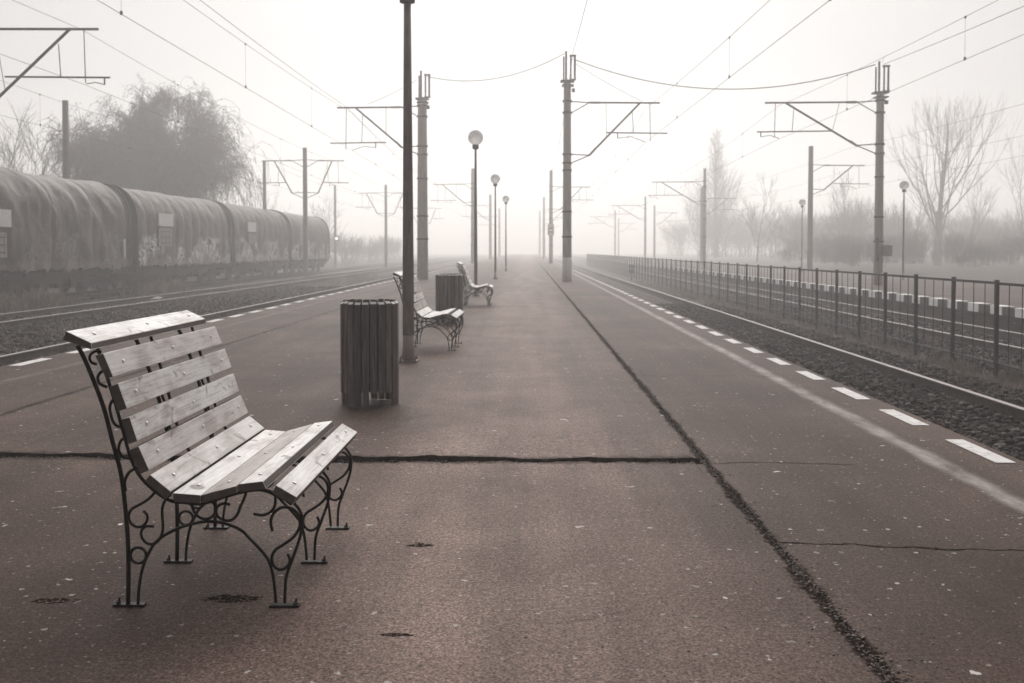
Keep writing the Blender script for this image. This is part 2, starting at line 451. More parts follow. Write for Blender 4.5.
SL={
'top': [(-1.555, 0.977), (-1.471, 0.938), (-1.468, 0.914), (-1.567, 0.947)] ,
's2': [(-1.459, 0.895), (-1.431, 0.902), (-1.398, 0.823), (-1.423, 0.816)] ,
's3': [(-1.413, 0.788), (-1.383, 0.801), (-1.353, 0.715), (-1.386, 0.704)] ,
's4': [(-1.376, 0.677), (-1.347, 0.685), (-1.321, 0.604), (-1.351, 0.593)] ,
's5': [(-1.349, 0.575), (-1.314, 0.587), (-1.279, 0.506), (-1.31, 0.493)] ,
's6': [(-1.295, 0.47), (-1.275, 0.492), (-1.206, 0.435), (-1.224, 0.409)] ,
's7': [(-1.201, 0.429), (-1.106, 0.422), (-1.108, 0.393), (-1.198, 0.399)] ,
's8': [(-1.104, 0.422), (-0.986, 0.454), (-0.982, 0.431), (-1.097, 0.394)] ,
's9': [(-0.976, 0.46), (-0.895, 0.47), (-0.883, 0.444), (-0.973, 0.434)] ,
's10': [(-0.85, 0.457), (-0.78, 0.417), (-0.793, 0.389), (-0.862, 0.428)] ,
}
IR={
'rear_leg': [(-1.572, 0.916), (-1.542, 0.854), (-1.487, 0.71), (-1.454, 0.58), (-1.425, 0.461), (-1.409, 0.311), (-1.403, 0.177), (-1.406, 0.002)] ,
'arch': [(-1.371, 0.002), (-1.365, 0.076), (-1.347, 0.151), (-1.306, 0.225), (-1.241, 0.268), (-1.174, 0.291), (-1.114, 0.299), (-1.061, 0.292), (-1.005, 0.269), (-0.974, 0.239), (-0.936, 0.199), (-0.908, 0.16), (-0.892, 0.099), (-0.884, 0.012)] ,
'front_leg': [(-0.819, 0.368), (-0.798, 0.34), (-0.79, 0.309), (-0.797, 0.247), (-0.828, 0.159), (-0.848, 0.099), (-0.853, 0.012)] ,
'sf1': [(-0.841, 0.186), (-0.833, 0.161), (-0.845, 0.139), (-0.87, 0.13), (-0.892, 0.146), (-0.897, 0.173), (-0.885, 0.199), (-0.854, 0.22), (-0.823, 0.243), (-0.802, 0.273), (-0.797, 0.305), (-0.809, 0.333), (-0.829, 0.347), (-0.854, 0.351), (-0.879, 0.34), (-0.895, 0.319), (-0.9, 0.294), (-0.894, 0.266)] ,
'sf2': [(-0.96, 0.327), (-0.935, 0.322), (-0.914, 0.326), (-0.896, 0.338), (-0.885, 0.357), (-0.883, 0.382), (-0.885, 0.41)] ,
'sm1': [(-0.986, 0.4), (-0.994, 0.378), (-1.006, 0.353), (-1.019, 0.322), (-1.04, 0.304), (-1.065, 0.304), (-1.086, 0.318), (-1.092, 0.339), (-1.084, 0.355), (-1.064, 0.363), (-1.043, 0.359)] ,
'sm2': [(-1.173, 0.399), (-1.178, 0.374), (-1.174, 0.346), (-1.163, 0.325), (-1.145, 0.311), (-1.121, 0.309), (-1.1, 0.323), (-1.093, 0.346), (-1.104, 0.367), (-1.124, 0.372), (-1.138, 0.363)] ,
'sr1': [(-1.299, 0.419), (-1.31, 0.398), (-1.331, 0.377), (-1.359, 0.359), (-1.388, 0.343), (-1.4, 0.32), (-1.395, 0.295), (-1.376, 0.28), (-1.353, 0.281), (-1.337, 0.299), (-1.335, 0.319), (-1.348, 0.336)] ,
'sr2': [(-1.25, 0.395), (-1.268, 0.377), (-1.28, 0.352), (-1.282, 0.321), (-1.28, 0.289), (-1.283, 0.257), (-1.298, 0.229), (-1.322, 0.218), (-1.345, 0.227), (-1.357, 0.25), (-1.353, 0.271), (-1.336, 0.281), (-1.312, 0.281)] ,
'c1': [(-1.49, 0.895), (-1.509, 0.897), (-1.525, 0.888), (-1.531, 0.872), (-1.523, 0.857), (-1.506, 0.851)] ,
'c2': [(-1.485, 0.829), (-1.499, 0.816), (-1.503, 0.801), (-1.496, 0.783), (-1.471, 0.771)] ,
'c3': [(-1.452, 0.727), (-1.461, 0.706), (-1.461, 0.685), (-1.453, 0.654), (-1.439, 0.636), (-1.419, 0.631)] ,
'c4': [(-1.407, 0.594), (-1.422, 0.586), (-1.431, 0.568), (-1.431, 0.545), (-1.417, 0.526), (-1.388, 0.521)] ,
'c5': [(-1.368, 0.488), (-1.39, 0.477), (-1.404, 0.461), (-1.413, 0.436), (-1.41, 0.405)] ,
'ring': [(-1.368, 0.178)] ,
'base_rear': [(-1.453, -0.004), (-1.346, 0.006)] ,
'base_front': [(-0.886, 0.005), (-0.802, 0.009)] ,
'carrier': [(-1.594, 0.923), (-1.503, 0.909), (-1.476, 0.825), (-1.446, 0.727), (-1.416, 0.615), (-1.386, 0.51), (-1.344, 0.44), (-1.264, 0.377), (-1.194, 0.365), (-1.138, 0.363), (-1.067, 0.385), (-1.004, 0.403), (-0.948, 0.412), (-0.91, 0.407), (-0.864, 0.389), (-0.826, 0.361)] ,
}

# ------------------------------------------------------------------ camera, light, sky
cam = bpy.data.cameras.new('camera'); co = bpy.data.objects.new('camera', cam); COL.objects.link(co)
PITCH = R(1.8); F_PX = 980.0
cam.sensor_width = 36.0; cam.lens = F_PX / 1024 * 36.0
cam.shift_y = -(341.5 - (250.0 + F_PX * math.tan(PITCH))) / 1024
cam.clip_start = .05; cam.clip_end = 3000
yaw = math.atan(16.0 * math.cos(PITCH) / F_PX)
co.location = (0, 0, CAM_H); co.rotation_euler = (math.pi / 2 - PITCH, 0, yaw)
cam.dof.use_dof = True; cam.dof.focus_distance = 4.6; cam.dof.aperture_fstop = 5.6
S.camera = co

SUN_EL, SUN_AZ = R(39), R(0)          # azimuth clockwise from +Y
world = bpy.data.worlds.new('World'); S.world = world; world.use_nodes = True
wt = world.node_tree; bg = wt.nodes['Background']
sky = wt.nodes.new('ShaderNodeTexSky'); sky.sky_type = 'NISHITA'; sky.sun_disc = False
sky.sun_elevation = SUN_EL; sky.sun_rotation = SUN_AZ; sky.air_density = 1.0; sky.dust_density = 2.5; sky.ozone_density = 1.0
hs = wt.nodes.new('ShaderNodeHueSaturation'); hs.inputs['Saturation'].default_value = .06
tint = wt.nodes.new('ShaderNodeMix'); tint.data_type = 'RGBA'; tint.blend_type = 'MULTIPLY'; tint.inputs[0].default_value = 1
tint.inputs[7].default_value = (1.0, .982, .968, 1)
wt.links.new(sky.outputs[0], hs.inputs['Color']); wt.links.new(hs.outputs[0], tint.inputs[6]); wt.links.new(tint.outputs[2], bg.inputs['Color'])
bg.inputs['Strength'].default_value = .055
sl = bpy.data.lights.new('sun', 'SUN'); sl.energy = 2.5; sl.angle = R(60); sl.color = (1, .955, .92)
so = bpy.data.objects.new('sun', sl); COL.objects.link(so)
sd = Vector((math.sin(SUN_AZ) * math.cos(SUN_EL), math.cos(SUN_AZ) * math.cos(SUN_EL), math.sin(SUN_EL)))
so.rotation_euler = sd.to_track_quat('Z', 'Y').to_euler(); so.location = (20, 60, 80)
S.view_settings.view_transform = 'Standard'; S.view_settings.look = 'None'; S.view_settings.gamma = 1
S.view_settings.use_curve_mapping = False; S.view_settings.exposure = EXPOSURE
S.cycles.max_bounces = 8; S.cycles.volume_bounces = 3; S.cycles.diffuse_bounces = 3
S.cycles.use_denoising = True

# air
hz = MB(); hz.box((0, 185, 10.45), (380, 470, 24.4))
hm = bpy.data.materials.new('haze_air'); hm.use_nodes = True
for n in list(hm.node_tree.nodes):
    if n.type == 'BSDF_PRINCIPLED': hm.node_tree.nodes.remove(n)
pv = hm.node_tree.nodes.new('ShaderNodeVolumePrincipled')
pv.inputs['Color'].default_value = (.995, .979, .970, 1); pv.inputs['Density'].default_value = HAZE; pv.inputs['Anisotropy'].default_value = .55
hm.node_tree.links.new(pv.outputs[0], hm.node_tree.nodes['Material Output'].inputs['Volume'])
tag(hz.build('haze', hm), 'pale even fog filling the station', kind='stuff')

# ------------------------------------------------------------------ ground
ZL, ZR = -.57, -.68
def sumnoise(x, y, seed, octs=4, f0=.25):
    r = np.random.default_rng(seed); out = np.zeros_like(x); a = 1.0; f = f0
    for _ in range(octs):
        for k in range(3):
            th = r.uniform(0, 6.28); ph = r.uniform(0, 6.28)
            out += a * np.sin((x * np.cos(th) + y * np.sin(th)) * f * 6.28 + ph + 1.3 * np.sin((x * np.sin(th) - y * np.cos(th)) * f * 3.1)) / 3
        a *= .55; f *= 2.05
    return out
xs = np.unique(np.concatenate([np.linspace(-185, -40, 60), np.arange(-40, -19, .5), np.arange(-19, -5, .14), np.linspace(-5, 2.6, 6), np.arange(2.6, 12, .1), np.arange(12, 40, .6), np.linspace(40, 185, 60)]))
ys = np.unique(np.concatenate([np.linspace(-45, 2, 16), np.arange(2, 30, .16), np.arange(30, 90, .5), np.arange(90, 415, 4)]))
gx, gy = np.meshgrid(xs, ys)
gz = np.where(gx < 0, ZL, ZR) + .03 * sumnoise(gx, gy, 3, 5, .4) - .03
gz += np.clip((np.abs(gx - 8) - 14) / 30, 0, 1) * np.where(gx > 0, .35, 0) + .10 * np.clip((-gx - 19) / 10, 0, 1)
nx, ny = len(xs), len(ys)
idx = np.arange(nx * ny).reshape(ny, nx)
F = np.stack([idx[:-1, :-1], idx[:-1, 1:], idx[1:, 1:], idx[1:, :-1]], -1).reshape(-1, 4)
g = raw('ground', np.stack([gx, gy, gz], -1).reshape(-1, 3), F, M['ground'], smooth=True); tag(g, 'brown earth and ballast between the tracks', kind='structure')

# ------------------------------------------------------------------ platforms
PXL, PXR, PY0, PY1 = -5.66, 2.93, -6.0, 300.0
rj = np.random.default_rng(5)
def jag(t, amp, seed, f0=2.0):
    t = np.asarray(t, float)
    return amp * sumnoise(t, t * 0 + seed * 3.7, seed, 5, f0) * .7
yfine = np.concatenate([np.arange(PY0, 2, .2), np.arange(2, 14, .022), np.arange(14, 40, .12), np.arange(40, PY1 + 1, 4)])
wav = jag(yfine, .018, 23, .3)
long_l = 1.05 - .008 + jag(yfine, .012, 21, 4.0) + wav
long_r = 1.05 + .008 + jag(yfine, .012, 22, 4.0) + wav
long_r = np.maximum(long_r, long_l + .006)
b = MB()
def strip(va, vb, flip=False):
    o = len(b.v); n = len(va); b.v.extend([tuple(map(float, p)) for p in va]); b.v.extend([tuple(map(float, p)) for p in vb])
    for i in range(n - 1):
        q = (o + i, o + n + i, o + n + i + 1, o + i + 1)
        b.f.append(q if not flip else q[::-1]); b.m.append(0)
def wall(va, dz=.06):
    o = len(b.v); n = len(va); b.v.extend([tuple(map(float, p)) for p in va]); b.v.extend([(float(p[0]), float(p[1]), float(p[2]) - dz) for p in va])
    for i in range(n - 1): b.f.append((o + i, o + i + 1, o + n + i + 1, o + n + i)); b.m.append(1)
# right slab
va = [(x, y, 0) for x, y in zip(long_r, yfine)]; vb = [(PXR, y, 0) for y in yfine]
strip(va, vb); wall(va)
# transverse joint on the left slab
xf = np.arange(PXL, .99, .011); xf[-1] = .985
ctr = 5.80 + .03 * np.sin(xf * 1.3) - .02 * xf
wv2 = jag(xf, .02, 33, .5)
far_edge = ctr + .016 + jag(xf, .022, 31, 2.2) + jag(xf, .012, 37, 7.0) + wv2; near_edge = ctr - .022 + jag(xf, .06, 32, 1.5) + jag(xf, .05, 36, 5.0) + wv2
near_edge = np.minimum(near_edge, far_edge - .012)
lift = .013
k1 = int(np.argmin(abs(yfine - 6.9))); k0 = int(np.argmin(abs(yfine - 5.3)))
YA, YB = yfine[k1], yfine[k0]
lz = np.clip(lift + jag(xf, .016, 34, .7), .0, .032)
va = [(x, y, z) for x, y, z in zip(xf, far_edge, lz)]; vb = [(x, YA, 0) for x in xf]
strip(va, vb, True); wall(va, .07)
va = [(x, YB, 0) for x in xf]; vb = [(x, y, -.006) for x, y in zip(xf, near_edge)]
strip(va, vb, True); wall(vb, .06)
# left slabs along the long joint (beyond and before the transverse joint)
for s, sl_ in ((slice(k1, None), 1), (slice(0, k0 + 1), 0)):
    yy = yfine[s]; va = [(PXL, y, 0) for y in yy]; vb = [(x, y, 0) for x, y in zip(long_l[s], yy)]
    strip(va, vb); wall(vb)
ym = yfine[k0:k1 + 1]; msk = (ym < 5.66) | (ym > 5.86)
for part in (ym[ym < 5.70], ym[ym > 5.86]):
    if len(part) > 1:
        vb = [(float(np.interp(y, yfine, long_l)), y, 0) for y in part]; va = [(.985, y, 0) for y in part]
        strip(va, vb); wall(vb)
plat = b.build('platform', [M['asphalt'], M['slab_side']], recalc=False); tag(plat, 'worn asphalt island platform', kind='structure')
s = MB(); s.add([(PXL + .02, PY0, -.028), (PXR - .02, PY0, -.028), (PXR - .02, PY1, -.028), (PXL + .02, PY1, -.028)], [(0, 1, 2, 3)])
o_ = s.build('platform_joint_soil', M['soil'], recalc=False); tag(o_, 'dark soil packed in the platform joints', kind='structure')
s = MB()
for x0, x1 in ((PXL, PXL + .001), (PXR - .001, PXR)):
    pass
s.box((PXL + .06, (PY0 + PY1) / 2, -.40), (.118, PY1 - PY0, .78)); s.box((PXR - .06, (PY0 + PY1) / 2, -.40), (.118, PY1 - PY0, .78))
o_ = s.build('platform_edge', M['kerb']); tag(o_, 'concrete edge walls of the island platform', kind='structure')
# crumbs in the joints
V = []; Fc = []
ico = None
def ico_np(sub=1):
    bm = bmesh.new(); bmesh.ops.create_icosphere(bm, subdivisions=sub, radius=1.0)
    v = np.array([x.co[:] for x in bm.verts]); f = np.array([[q.index for q in x.verts] for x in bm.faces]); bm.free(); return v, f
IV, IF = ico_np(1)
def rocks(name, P, size, mat, seed, flat=.65):
    """many irregular little stones as one mesh"""
    r = np.random.default_rng(seed); n = len(P)
    jit = 1 + r.uniform(-.32, .32, (n, len(IV), 1))
    sc = np.stack([size * r.uniform(.7, 1.4, n), size * r.uniform(.7, 1.4, n), size * r.uniform(.7, 1.1, n) * flat], -1)
    v = IV[None] * jit * sc[:, None, :]
    a = r.uniform(0, 6.28, n); ca, sa = np.cos(a)[:, None], np.sin(a)[:, None]
    tl = r.uniform(-.5, .5, n)[:, None]
    x = v[..., 0] * ca - v[..., 1] * sa; y = v[..., 0] * sa + v[..., 1] * ca; z = v[..., 2] + x * tl * .6
    v = np.stack([x, y, z], -1) + np.asarray(P)[:, None, :]
    f = (IF[None] + (np.arange(n) * len(IV))[:, None, None]).reshape(-1, 3)
    return raw(name, v.reshape(-1, 3), f, mat)
n = 9000
yy = 2.3 + 22 * rj.random(n) ** 1.7
P1 = np.stack([1.05 + np.interp(yy, yfine, wav) + rj.normal(0, .020, n), yy, -.018 + .022 * rj.random(n)], -1)
xx = rj.uniform(PXL, 1.0, 2600)
P2 = np.stack([xx, np.interp(xx, xf, ctr + wv2) + rj.normal(-.035, .04, 2600), -.020 + .016 * rj.random(2600)], -1)
ln = np.concatenate([P1, P2])
o_ = rocks('joint_gravel', ln, rj.uniform(.002, .0065, len(ln)), M['crumb'], 9); tag(o_, 'loose crumbs of asphalt lying in the platform joints', 'gravel', kind='stuff')
# scattered grit near the joints and on the slab
n = 800
P3 = np.stack([np.where(rj.random(n) < .6, 1.05 + rj.normal(0, .09, n), rj.uniform(-2.4, 2.9, n)), 2.4 + 9 * rj.random(n) ** 1.5, np.full(n, .002)], -1)
P3 = P3[(abs(P3[:, 0] - 1.05) > .06) & (abs(P3[:, 1] - 5.8) > .12)]
o_ = rocks('platform_grit', P3, rj.uniform(.0015, .0045, len(P3)), M['pebble'], 19); tag(o_, 'grit scattered over the platform surface', 'gravel', kind='stuff')

# painted edge dashes
def dashes(name, xa, xb, y0, per, ln_, n, seed):
    r = np.random.default_rng(seed); d = MB()
    for k in range(n):
        yc = y0 + per * k; h = ln_ / 2 + r.uniform(-.02, .02); a = r.uniform(-.006, .006)
        d.add([(xa + a, yc - h, .004), (xb + a, yc - h, .004), (xb + a, yc + h, .004), (xa + a, yc + h, .004)], [(0, 1, 2, 3)])
    o = d.build(name, M['paint'], recalc=False); tag(o, 'white painted dashes along the platform edge', kind='structure'); return o
dashes('platform_marking', 2.745, 2.865, 2.45, 1.22, .68, 200, 1)
dashes('platform_marking', -5.60, -5.46, 4.4, 1.28, .72, 190, 2)

# second platform beyond the fence
P2X = 11.2; P2Z = -.08
s = MB(); s.box((P2X + 4.2, 150, P2Z - .36), (8.2, 310, .70)); o_ = s.build('far_platform', M['asphalt']); tag(o_, 'second platform beyond the fence', kind='structure')
s = MB()
for k in range(230):
    y = 3.0 + .6 * k * 2
    s.box((P2X + .05, y, P2Z - .095), (.30, .58, .21), 0); s.box((P2X + .05, y + .6, P2Z - .095), (.30, .612, .206), 1)
    if y > 270: break
o_ = s.build('platform_kerb', [M['white'], M['kerb_dark']]); tag(o_, 'black and white painted coping of the second platform', kind='structure')

# ------------------------------------------------------------------ tracks
RAILP = [(-.075, 0), (.075, 0), (.075, .012), (.012, .03), (.010, .125), (.034, .135), (.036, .165), (.030, .172), (-.030, .172), (-.036, .165), (-.034, .135), (-.010, .125), (-.012, .03), (-.075, .012)]
def rail_mesh(y0, y1):
    r = MB(); n = len(RAILP)
    r.prism(RAILP, y0, y1)
    for i in range(2, 2 + n):
        j = i - 2
        a, c = RAILP[j], RAILP[(j + 1) % n]
        if a[1] > .16 and c[1] > .16: r.m[i] = 1
    return r
def track(xc, ztop, label, y0=-5, y1=330, nsl=60, first=5.0, slz=-.155):
    t = thing('railway_track', label, 'railway track', (xc, 0, 0))
    for sx in (-.755, .755):
        r = rail_mesh(y0, y1); r.v = [(x + sx, y, z + ztop - .172) for x, y, z in r.v]
        r.build('rail', [M['rust'], M['rail_top']], t, recalc=True)
    q = MB(); q.box((0, 0, ztop - .172 - .085), (2.5, .24, .16)); s0 = q.build('sleeper', M['sleeper'], t, bevel=.015); s0.location.y = first
    for k in range(1, nsl):
        c = s0.copy(); COL.objects.link(c); c.parent = t; c.location.y = first + .62 * k
    q = MB(); k = nsl
    while first + .62 * k < y1: q.box((0, first + .62 * k, ztop - .172 - .085), (2.5, .24, .16)); k += 1
    tag(q.build('sleeper_row', M['sleeper'], t), kind='stuff')
    q = MB()
    for sx in (-.755, .755):
        for k in range(nsl * 2):
            for dx in (-.1, .1): q.box((sx + dx, first + .62 * k, ztop - .172 + .015), (.06, .10, .06))
    tag(q.build('rail_fastener', M['rust'], t), kind='stuff')
    return t
XR1, XR2, XL1, XL2, XL3 = 4.72, 9.6, -7.45, -12.85, -17.1
track(XR1, -.5, 'railway track right beside the island platform, between its dashed edge and the iron fence', first=3.2)
track(XR2, -.5, 'railway track behind the iron fence, along the chequered coping of the second platform', first=8)
track(XL1, -.4, 'railway track whose rail runs right along the left dashed platform edge', first=6)
track(XL2, -.4, 'empty middle railway track between the freight wagons and the rail by the platform', first=15)
track(XL3, -.4, 'railway track underneath the row of tarpaulin freight wagons', first=22)

# ballast stones where the eye can still see single stones
def strew(name, label, xa, xb, ya, yb, n, z, size, seed, pw=1.6):
    r = np.random.default_rng(seed)
    P = np.stack([r.uniform(xa, xb, n), ya + (yb - ya) * r.random(n) ** pw, np.zeros(n)], -1)
    P[:, 2] = z + .02 * sumnoise(P[:, 0], P[:, 1], seed, 3, .5) + r.uniform(-.02, .02, n)
    o = rocks(name, P, r.uniform(.4, 1.0, n) * size, M['stone'], seed + 1); tag(o, label, 'ballast', kind='stuff'); return o
strew('ballast_gravel', 'loose grey ballast in the track right of the platform', 3.0, 6.6, 4.5, 34, 26000, ZR + .045, .045, 51)
strew('ballast_gravel', 'loose ballast in the track behind the fence', 7.3, 11.0, 12, 40, 9000, ZR + .03, .05, 53)
strew('ballast_gravel', 'loose ballast in the tracks left of the platform', -14.5, -6.6, 9, 48, 24000, ZL + .025, .065, 55)

# dry grass tufts
def grass(name, label, spots, hgt, blades, seed, spread=.25, wid=.006):
    r = np.random.default_rng(seed); V = []; Fq = []
    n = len(spots) * blades
    base = np.repeat(np.asarray(spots, float), blades, 0)
    hscale = np.repeat(r.uniform(.45, 1.25, len(spots)), blades)
    a = r.uniform(0, 6.28, n); d = spread * np.sqrt(r.random(n))
    base[:, 0] += np.cos(a) * d; base[:, 1] += np.sin(a) * d
    h = hgt * hscale * r.uniform(.35, 1.0, n); th = r.uniform(0, 6.28, n); lean = r.uniform(.1, .75, n) * h
    w = wid * r.uniform(.6, 1.4, n); ph = r.uniform(0, 6.28, n)
    lv = []
    for t, ww in ((0, 1), (.45, .9), (.8, .6), (1.0, .1)):
        c = base + np.stack([np.cos(th) * lean * t ** 1.9, np.sin(th) * lean * t ** 1.9, h * t * (1 - .12 * t)], -1)
        o = np.stack([np.cos(ph) * w * ww, np.sin(ph) * w * ww, np.zeros(n)], -1)
        lv += [c - o, c + o]
    V = np.stack(lv, 1)   # n,8,3
    q = np.array([[0, 1, 3, 2], [2, 3, 5, 4], [4, 5, 7, 6]])
    Fq = (q[None] + (np.arange(n) * 8)[:, None, None]).reshape(-1, 4)
    o = raw(name, V.reshape(-1, 3), Fq, M['grass']); tag(o, label, 'grass', kind='stuff'); return o
r = np.random.default_rng(77)
def spots(xa, xb, ya, yb, n, z, pw=1.0): return np.stack([r.uniform(xa, xb, n), ya + (yb - ya) * r.random(n) ** pw, np.full(n, z)], -1)
grass('dry_grass', 'tall dry grass growing beside the wagons', np.concatenate([spots(-15.0, -14.0, 26.5, 30.5, 60, ZL), spots(-15.4, -14.2, 37, 42, 60, ZL)]), .72, 34, 61, .35, .010)
grass('dry_grass', 'low dry grass between the left tracks', spots(-11.9, -8.3, 14, 70, 420, ZL), .2, 18, 62, .25, .006)
grass('dry_grass', 'low dry grass along the foot of the fence', np.concatenate([spots(6.1, 8.6, 7.5, 60, 700, ZR, 1.5), spots(7.0, 7.3, 8, 50, 150, ZR, 1.3)]), .20, 18, 63, .2, .006)
grass('dry_grass', 'withered weeds in the ballast beside the platform', spots(3.0, 5.2, 5, 40, 260, ZR, 1.5), .09, 10, 64, .15, .004)

# ------------------------------------------------------------------ benches
BX, BY = -1.13, 3.87           # bench origin: middle frame, on the platform
def lp(q): return (q[0] - BX, q[1])
def bench():
    t = thing('park_bench', 'nearest bench, weathered pale slats on black scrolled iron legs', 'bench', (BX, BY, 0), 0, 'slatted benches along the platform')
    rr = random.Random(4)
    frames_y = (3.388 - BY, 3.868 - BY, 4.345 - BY)
    for k, (nm, P) in enumerate(SL.items()):
        P = [lp(q) for q in P]
        q = MB(); y0 = 3.27 - BY + rr.uniform(-.006, .006); y1 = 4.445 - BY + rr.uniform(-.008, .008)
        q.prism(P, y0, y1)
        # face 2 = first profile edge (the broad upper face): pale wood; other edges dark with stain and painted shade
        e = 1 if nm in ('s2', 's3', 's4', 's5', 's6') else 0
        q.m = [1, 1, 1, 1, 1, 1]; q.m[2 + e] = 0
        if nm in ('s3', 's4'): q.m[2] = 0  # top edges stay pale, painting in their brightness under the sky
        # slight bow
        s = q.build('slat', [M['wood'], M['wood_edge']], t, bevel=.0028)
        a, c = Vector((P[e][0], 0, P[e][1])), Vector((P[e + 1][0], 0, P[e + 1][1]))
        mid = (a + c) / 2; nrm = (c - a).cross(Vector((0, 1, 0))); nrm.normalize()
        if nrm.z < 0 and abs(nrm.z) > .2: nrm = -nrm
        if abs(nrm.z) <= .2 and nrm.x < 0: nrm = -nrm
        for fy in frames_y:
            bt = MB(); off = rr.uniform(-.006, .006)
            z = Vector((0, 0, 1)); rot = z.rotation_difference(nrm).to_matrix()
            prof = [(.0070, 0), (.0070, .0012), (.0055, .0035), (.0025, .0045)]
            tmp = MB(); tmp.lathe(prof, 10)
            bt.add([tuple(rot @ Vector(v) + mid + Vector((0, fy + off, 0)) + nrm * .0005) for v in tmp.v], tmp.f)
            bt.build('bolt', M['bolt'], s, smooth=False)
    for k, fy in enumerate(frames_y):
        q = MB()
        def c3(pts, n=4): return [Vector((p[0] - BX, fy, p[1])) for p in spline(pts, n)]
        for nm, rad in (('rear_leg', .0082), ('arch', .0056), ('front_leg', .0056), ('sf1', .0055), ('sf2', .0052), ('sm1', .0052), ('sm2', .0052), ('sr1', .0052), ('sr2', .0052), ('c1', .005), ('c2', .0055), ('c3', .0055), ('c4', .0055), ('c5', .0055)):
            if k > 0 and nm in ('c1', 'c2'): continue
            q.tube(c3(IR[nm]), rad, 6)
        q.tube(c3(IR['carrier'][1:], 5), .0065, 6)
        rc = IR['ring'][0]
        q.tube([Vector((rc[0] - BX + .028 * math.cos(a), fy, rc[1] + .028 * math.sin(a))) for a in np.linspace(0, 6.2832, 17)], .0055, 6, cap=False)
        f = q.build('iron_frame', M['iron'], t, smooth=True)
        for (xa, xb, bx) in ((-1.455, -1.345, -1.44), (-.905, -.80, -.815)):
            p = MB(); p.box(((xa + xb) / 2 - BX, fy, .004), (xb - xa, .030, .008)); p.build('foot_plate', M['iron'], f, bevel=.0015)
            p = MB(); p.tube([(bx - BX, fy, .006), (bx - BX + .003, fy + .002, .028)], .004, 6); p.lathe([(.009, 0), (.009, .007)], 6, (bx - BX, fy, .008))
            p.build('anchor_bolt', M['rust'], f)
    return t
b1 = bench()
b2 = dup(b1, (BX - .085, BY + 8.72, 0), R(-1.0), 'second bench from the camera, partly hidden behind the dark lamp post')
b3 = dup(b1, (BX - .02, BY + 18.4, 0), R(.6), 'farthest bench, just beyond the second litter bin')

# ------------------------------------------------------------------ litter bins
def bin_():
    t = thing('litter_bin', 'nearest litter bin of dark vertical slats, between first bench and lamp post', 'bin', (-1.285, 7.93, 0), 0, 'slatted litter bins along the platform')
    n = 22; rad = .222; rr = random.Random(3)
    legs_at = [-104, -14, 76, 166]     # degrees from the camera-facing side
    for k in range(n):
        deg = 360 * k / n; a = R(deg - 90)
        q = MB()
        isleg = any(abs((deg - l + 180) % 360 - 180) < 20 for l in legs_at)
        z0 = .005 if isleg else .108 + rr.uniform(-.006, .006); z1 = .84 + rr.uniform(-.005, .005)
        q.box((0, 0, (z0 + z1) / 2), (.053 + rr.uniform(-.003, .002), .022, z1 - z0), 0)
        q.m[1] = 1  # slat tops painted pale to add their highlight from the sky
        q.v = [(x, y, z - (.020 if (z > .5 and y > 0) else 0)) for x, y, z in q.v]
        ca, sa = math.cos(a), math.sin(a); ro = rad + rr.uniform(-.003, .004)
        q.v = [(x * -sa + (y + ro) * ca, x * ca + (y + ro) * sa, z) for x, y, z in q.v]
        q.build('slat', [M['bin'], M['plate']], t, bevel=.002)
    q = MB(); q.lathe([(.18, .12), (.19, .13), (.205, .78), (.207, .80), (.200, .80), (.18, .14), (.01, .135)], 28); q.build('liner', M['iron'], t, smooth=False)
    for z in (.17, .72):
        q = MB(); q.lathe([(.204, z), (.2095, z), (.2095, z + .03), (.204, z + .03)], 28); q.build('hoop', M['iron'], t)
    return t
k1_ = bin_()
k2_ = dup(k1_, (-1.345, 16.75, 0), R(37), 'second litter bin of dark slats, between the middle and the farthest bench')

# ------------------------------------------------------------------ lamp posts
def lamp(label, loc, group, k=1.0):
    t = thing('lamp_post', label, 'lamp post', loc, 0, group)
    q = MB(); q.lathe([(.066 * k, .0), (.064 * k, .9), (.052 * k, 2.4), (.040 * k, 4.0)], 14); q.build('pole', M['lamp_pole'], t, smooth=True)
    q = MB(); q.lathe([(.0665 * k, .03), (.0658 * k, .30), (.0648 * k, .30)], 14); q.build('painted_base', M['conc'], t, smooth=True)
    q = MB(); q.box((0, 0, .012), (.22, .22, .022))
    for dx in (-.08, .08):
        for dy in (-.08, .08): q.lathe([(.014, .022), (.014, .05), (.006, .05), (.006, .075)], 6, (dx, dy, 0))
    q.build('base_plate', M['lamp_pole'], t)
    q = MB(); q.lathe([(.042, 3.97), (.085, 3.985), (.088, 4.085), (.06, 4.10)], 16); q.build('collar', M['iron'], t)
    prof = [(.06, 0)] + [(.205 * math.sin(a), .20 - .205 * math.cos(a)) for a in np.linspace(.32, math.pi - .002, 20)]
    q = MB(); q.lathe(prof, 24, (0, 0, 4.09)); q.build('globe', M['globe'], t, smooth=True)
    return t
l0 = lamp('tall dark lamp post rising out of the picture, standing in front of the second bench', (-1.335, 10.9, 0), 'globe lamp posts along the platform')
GLP = 'globe lamp posts along the platform'
l1 = lamp('globe lamp post behind the farthest bench, its round globe the largest in view', (-1.42, 26.6, 0), GLP, .74)
dup(l1, (-1.40, 42.0, 0), 0, 'globe lamp post second in the row of three globes fading into the fog')
dup(l1, (-1.32, 58.5, 0), 0, 'globe lamp post farthest along the island platform, its globe pale with fog')
dup(l1, (17.0, 44.7, P2Z - .03), 0, 'globe lamp post on the second platform in front of the large bare tree', 'globe lamp posts on the second platform')
dup(l1, (16.9, 60.8, P2Z - .03), 0, 'globe lamp post on the second platform just left of the plain concrete pole', 'globe lamp posts on the second platform')

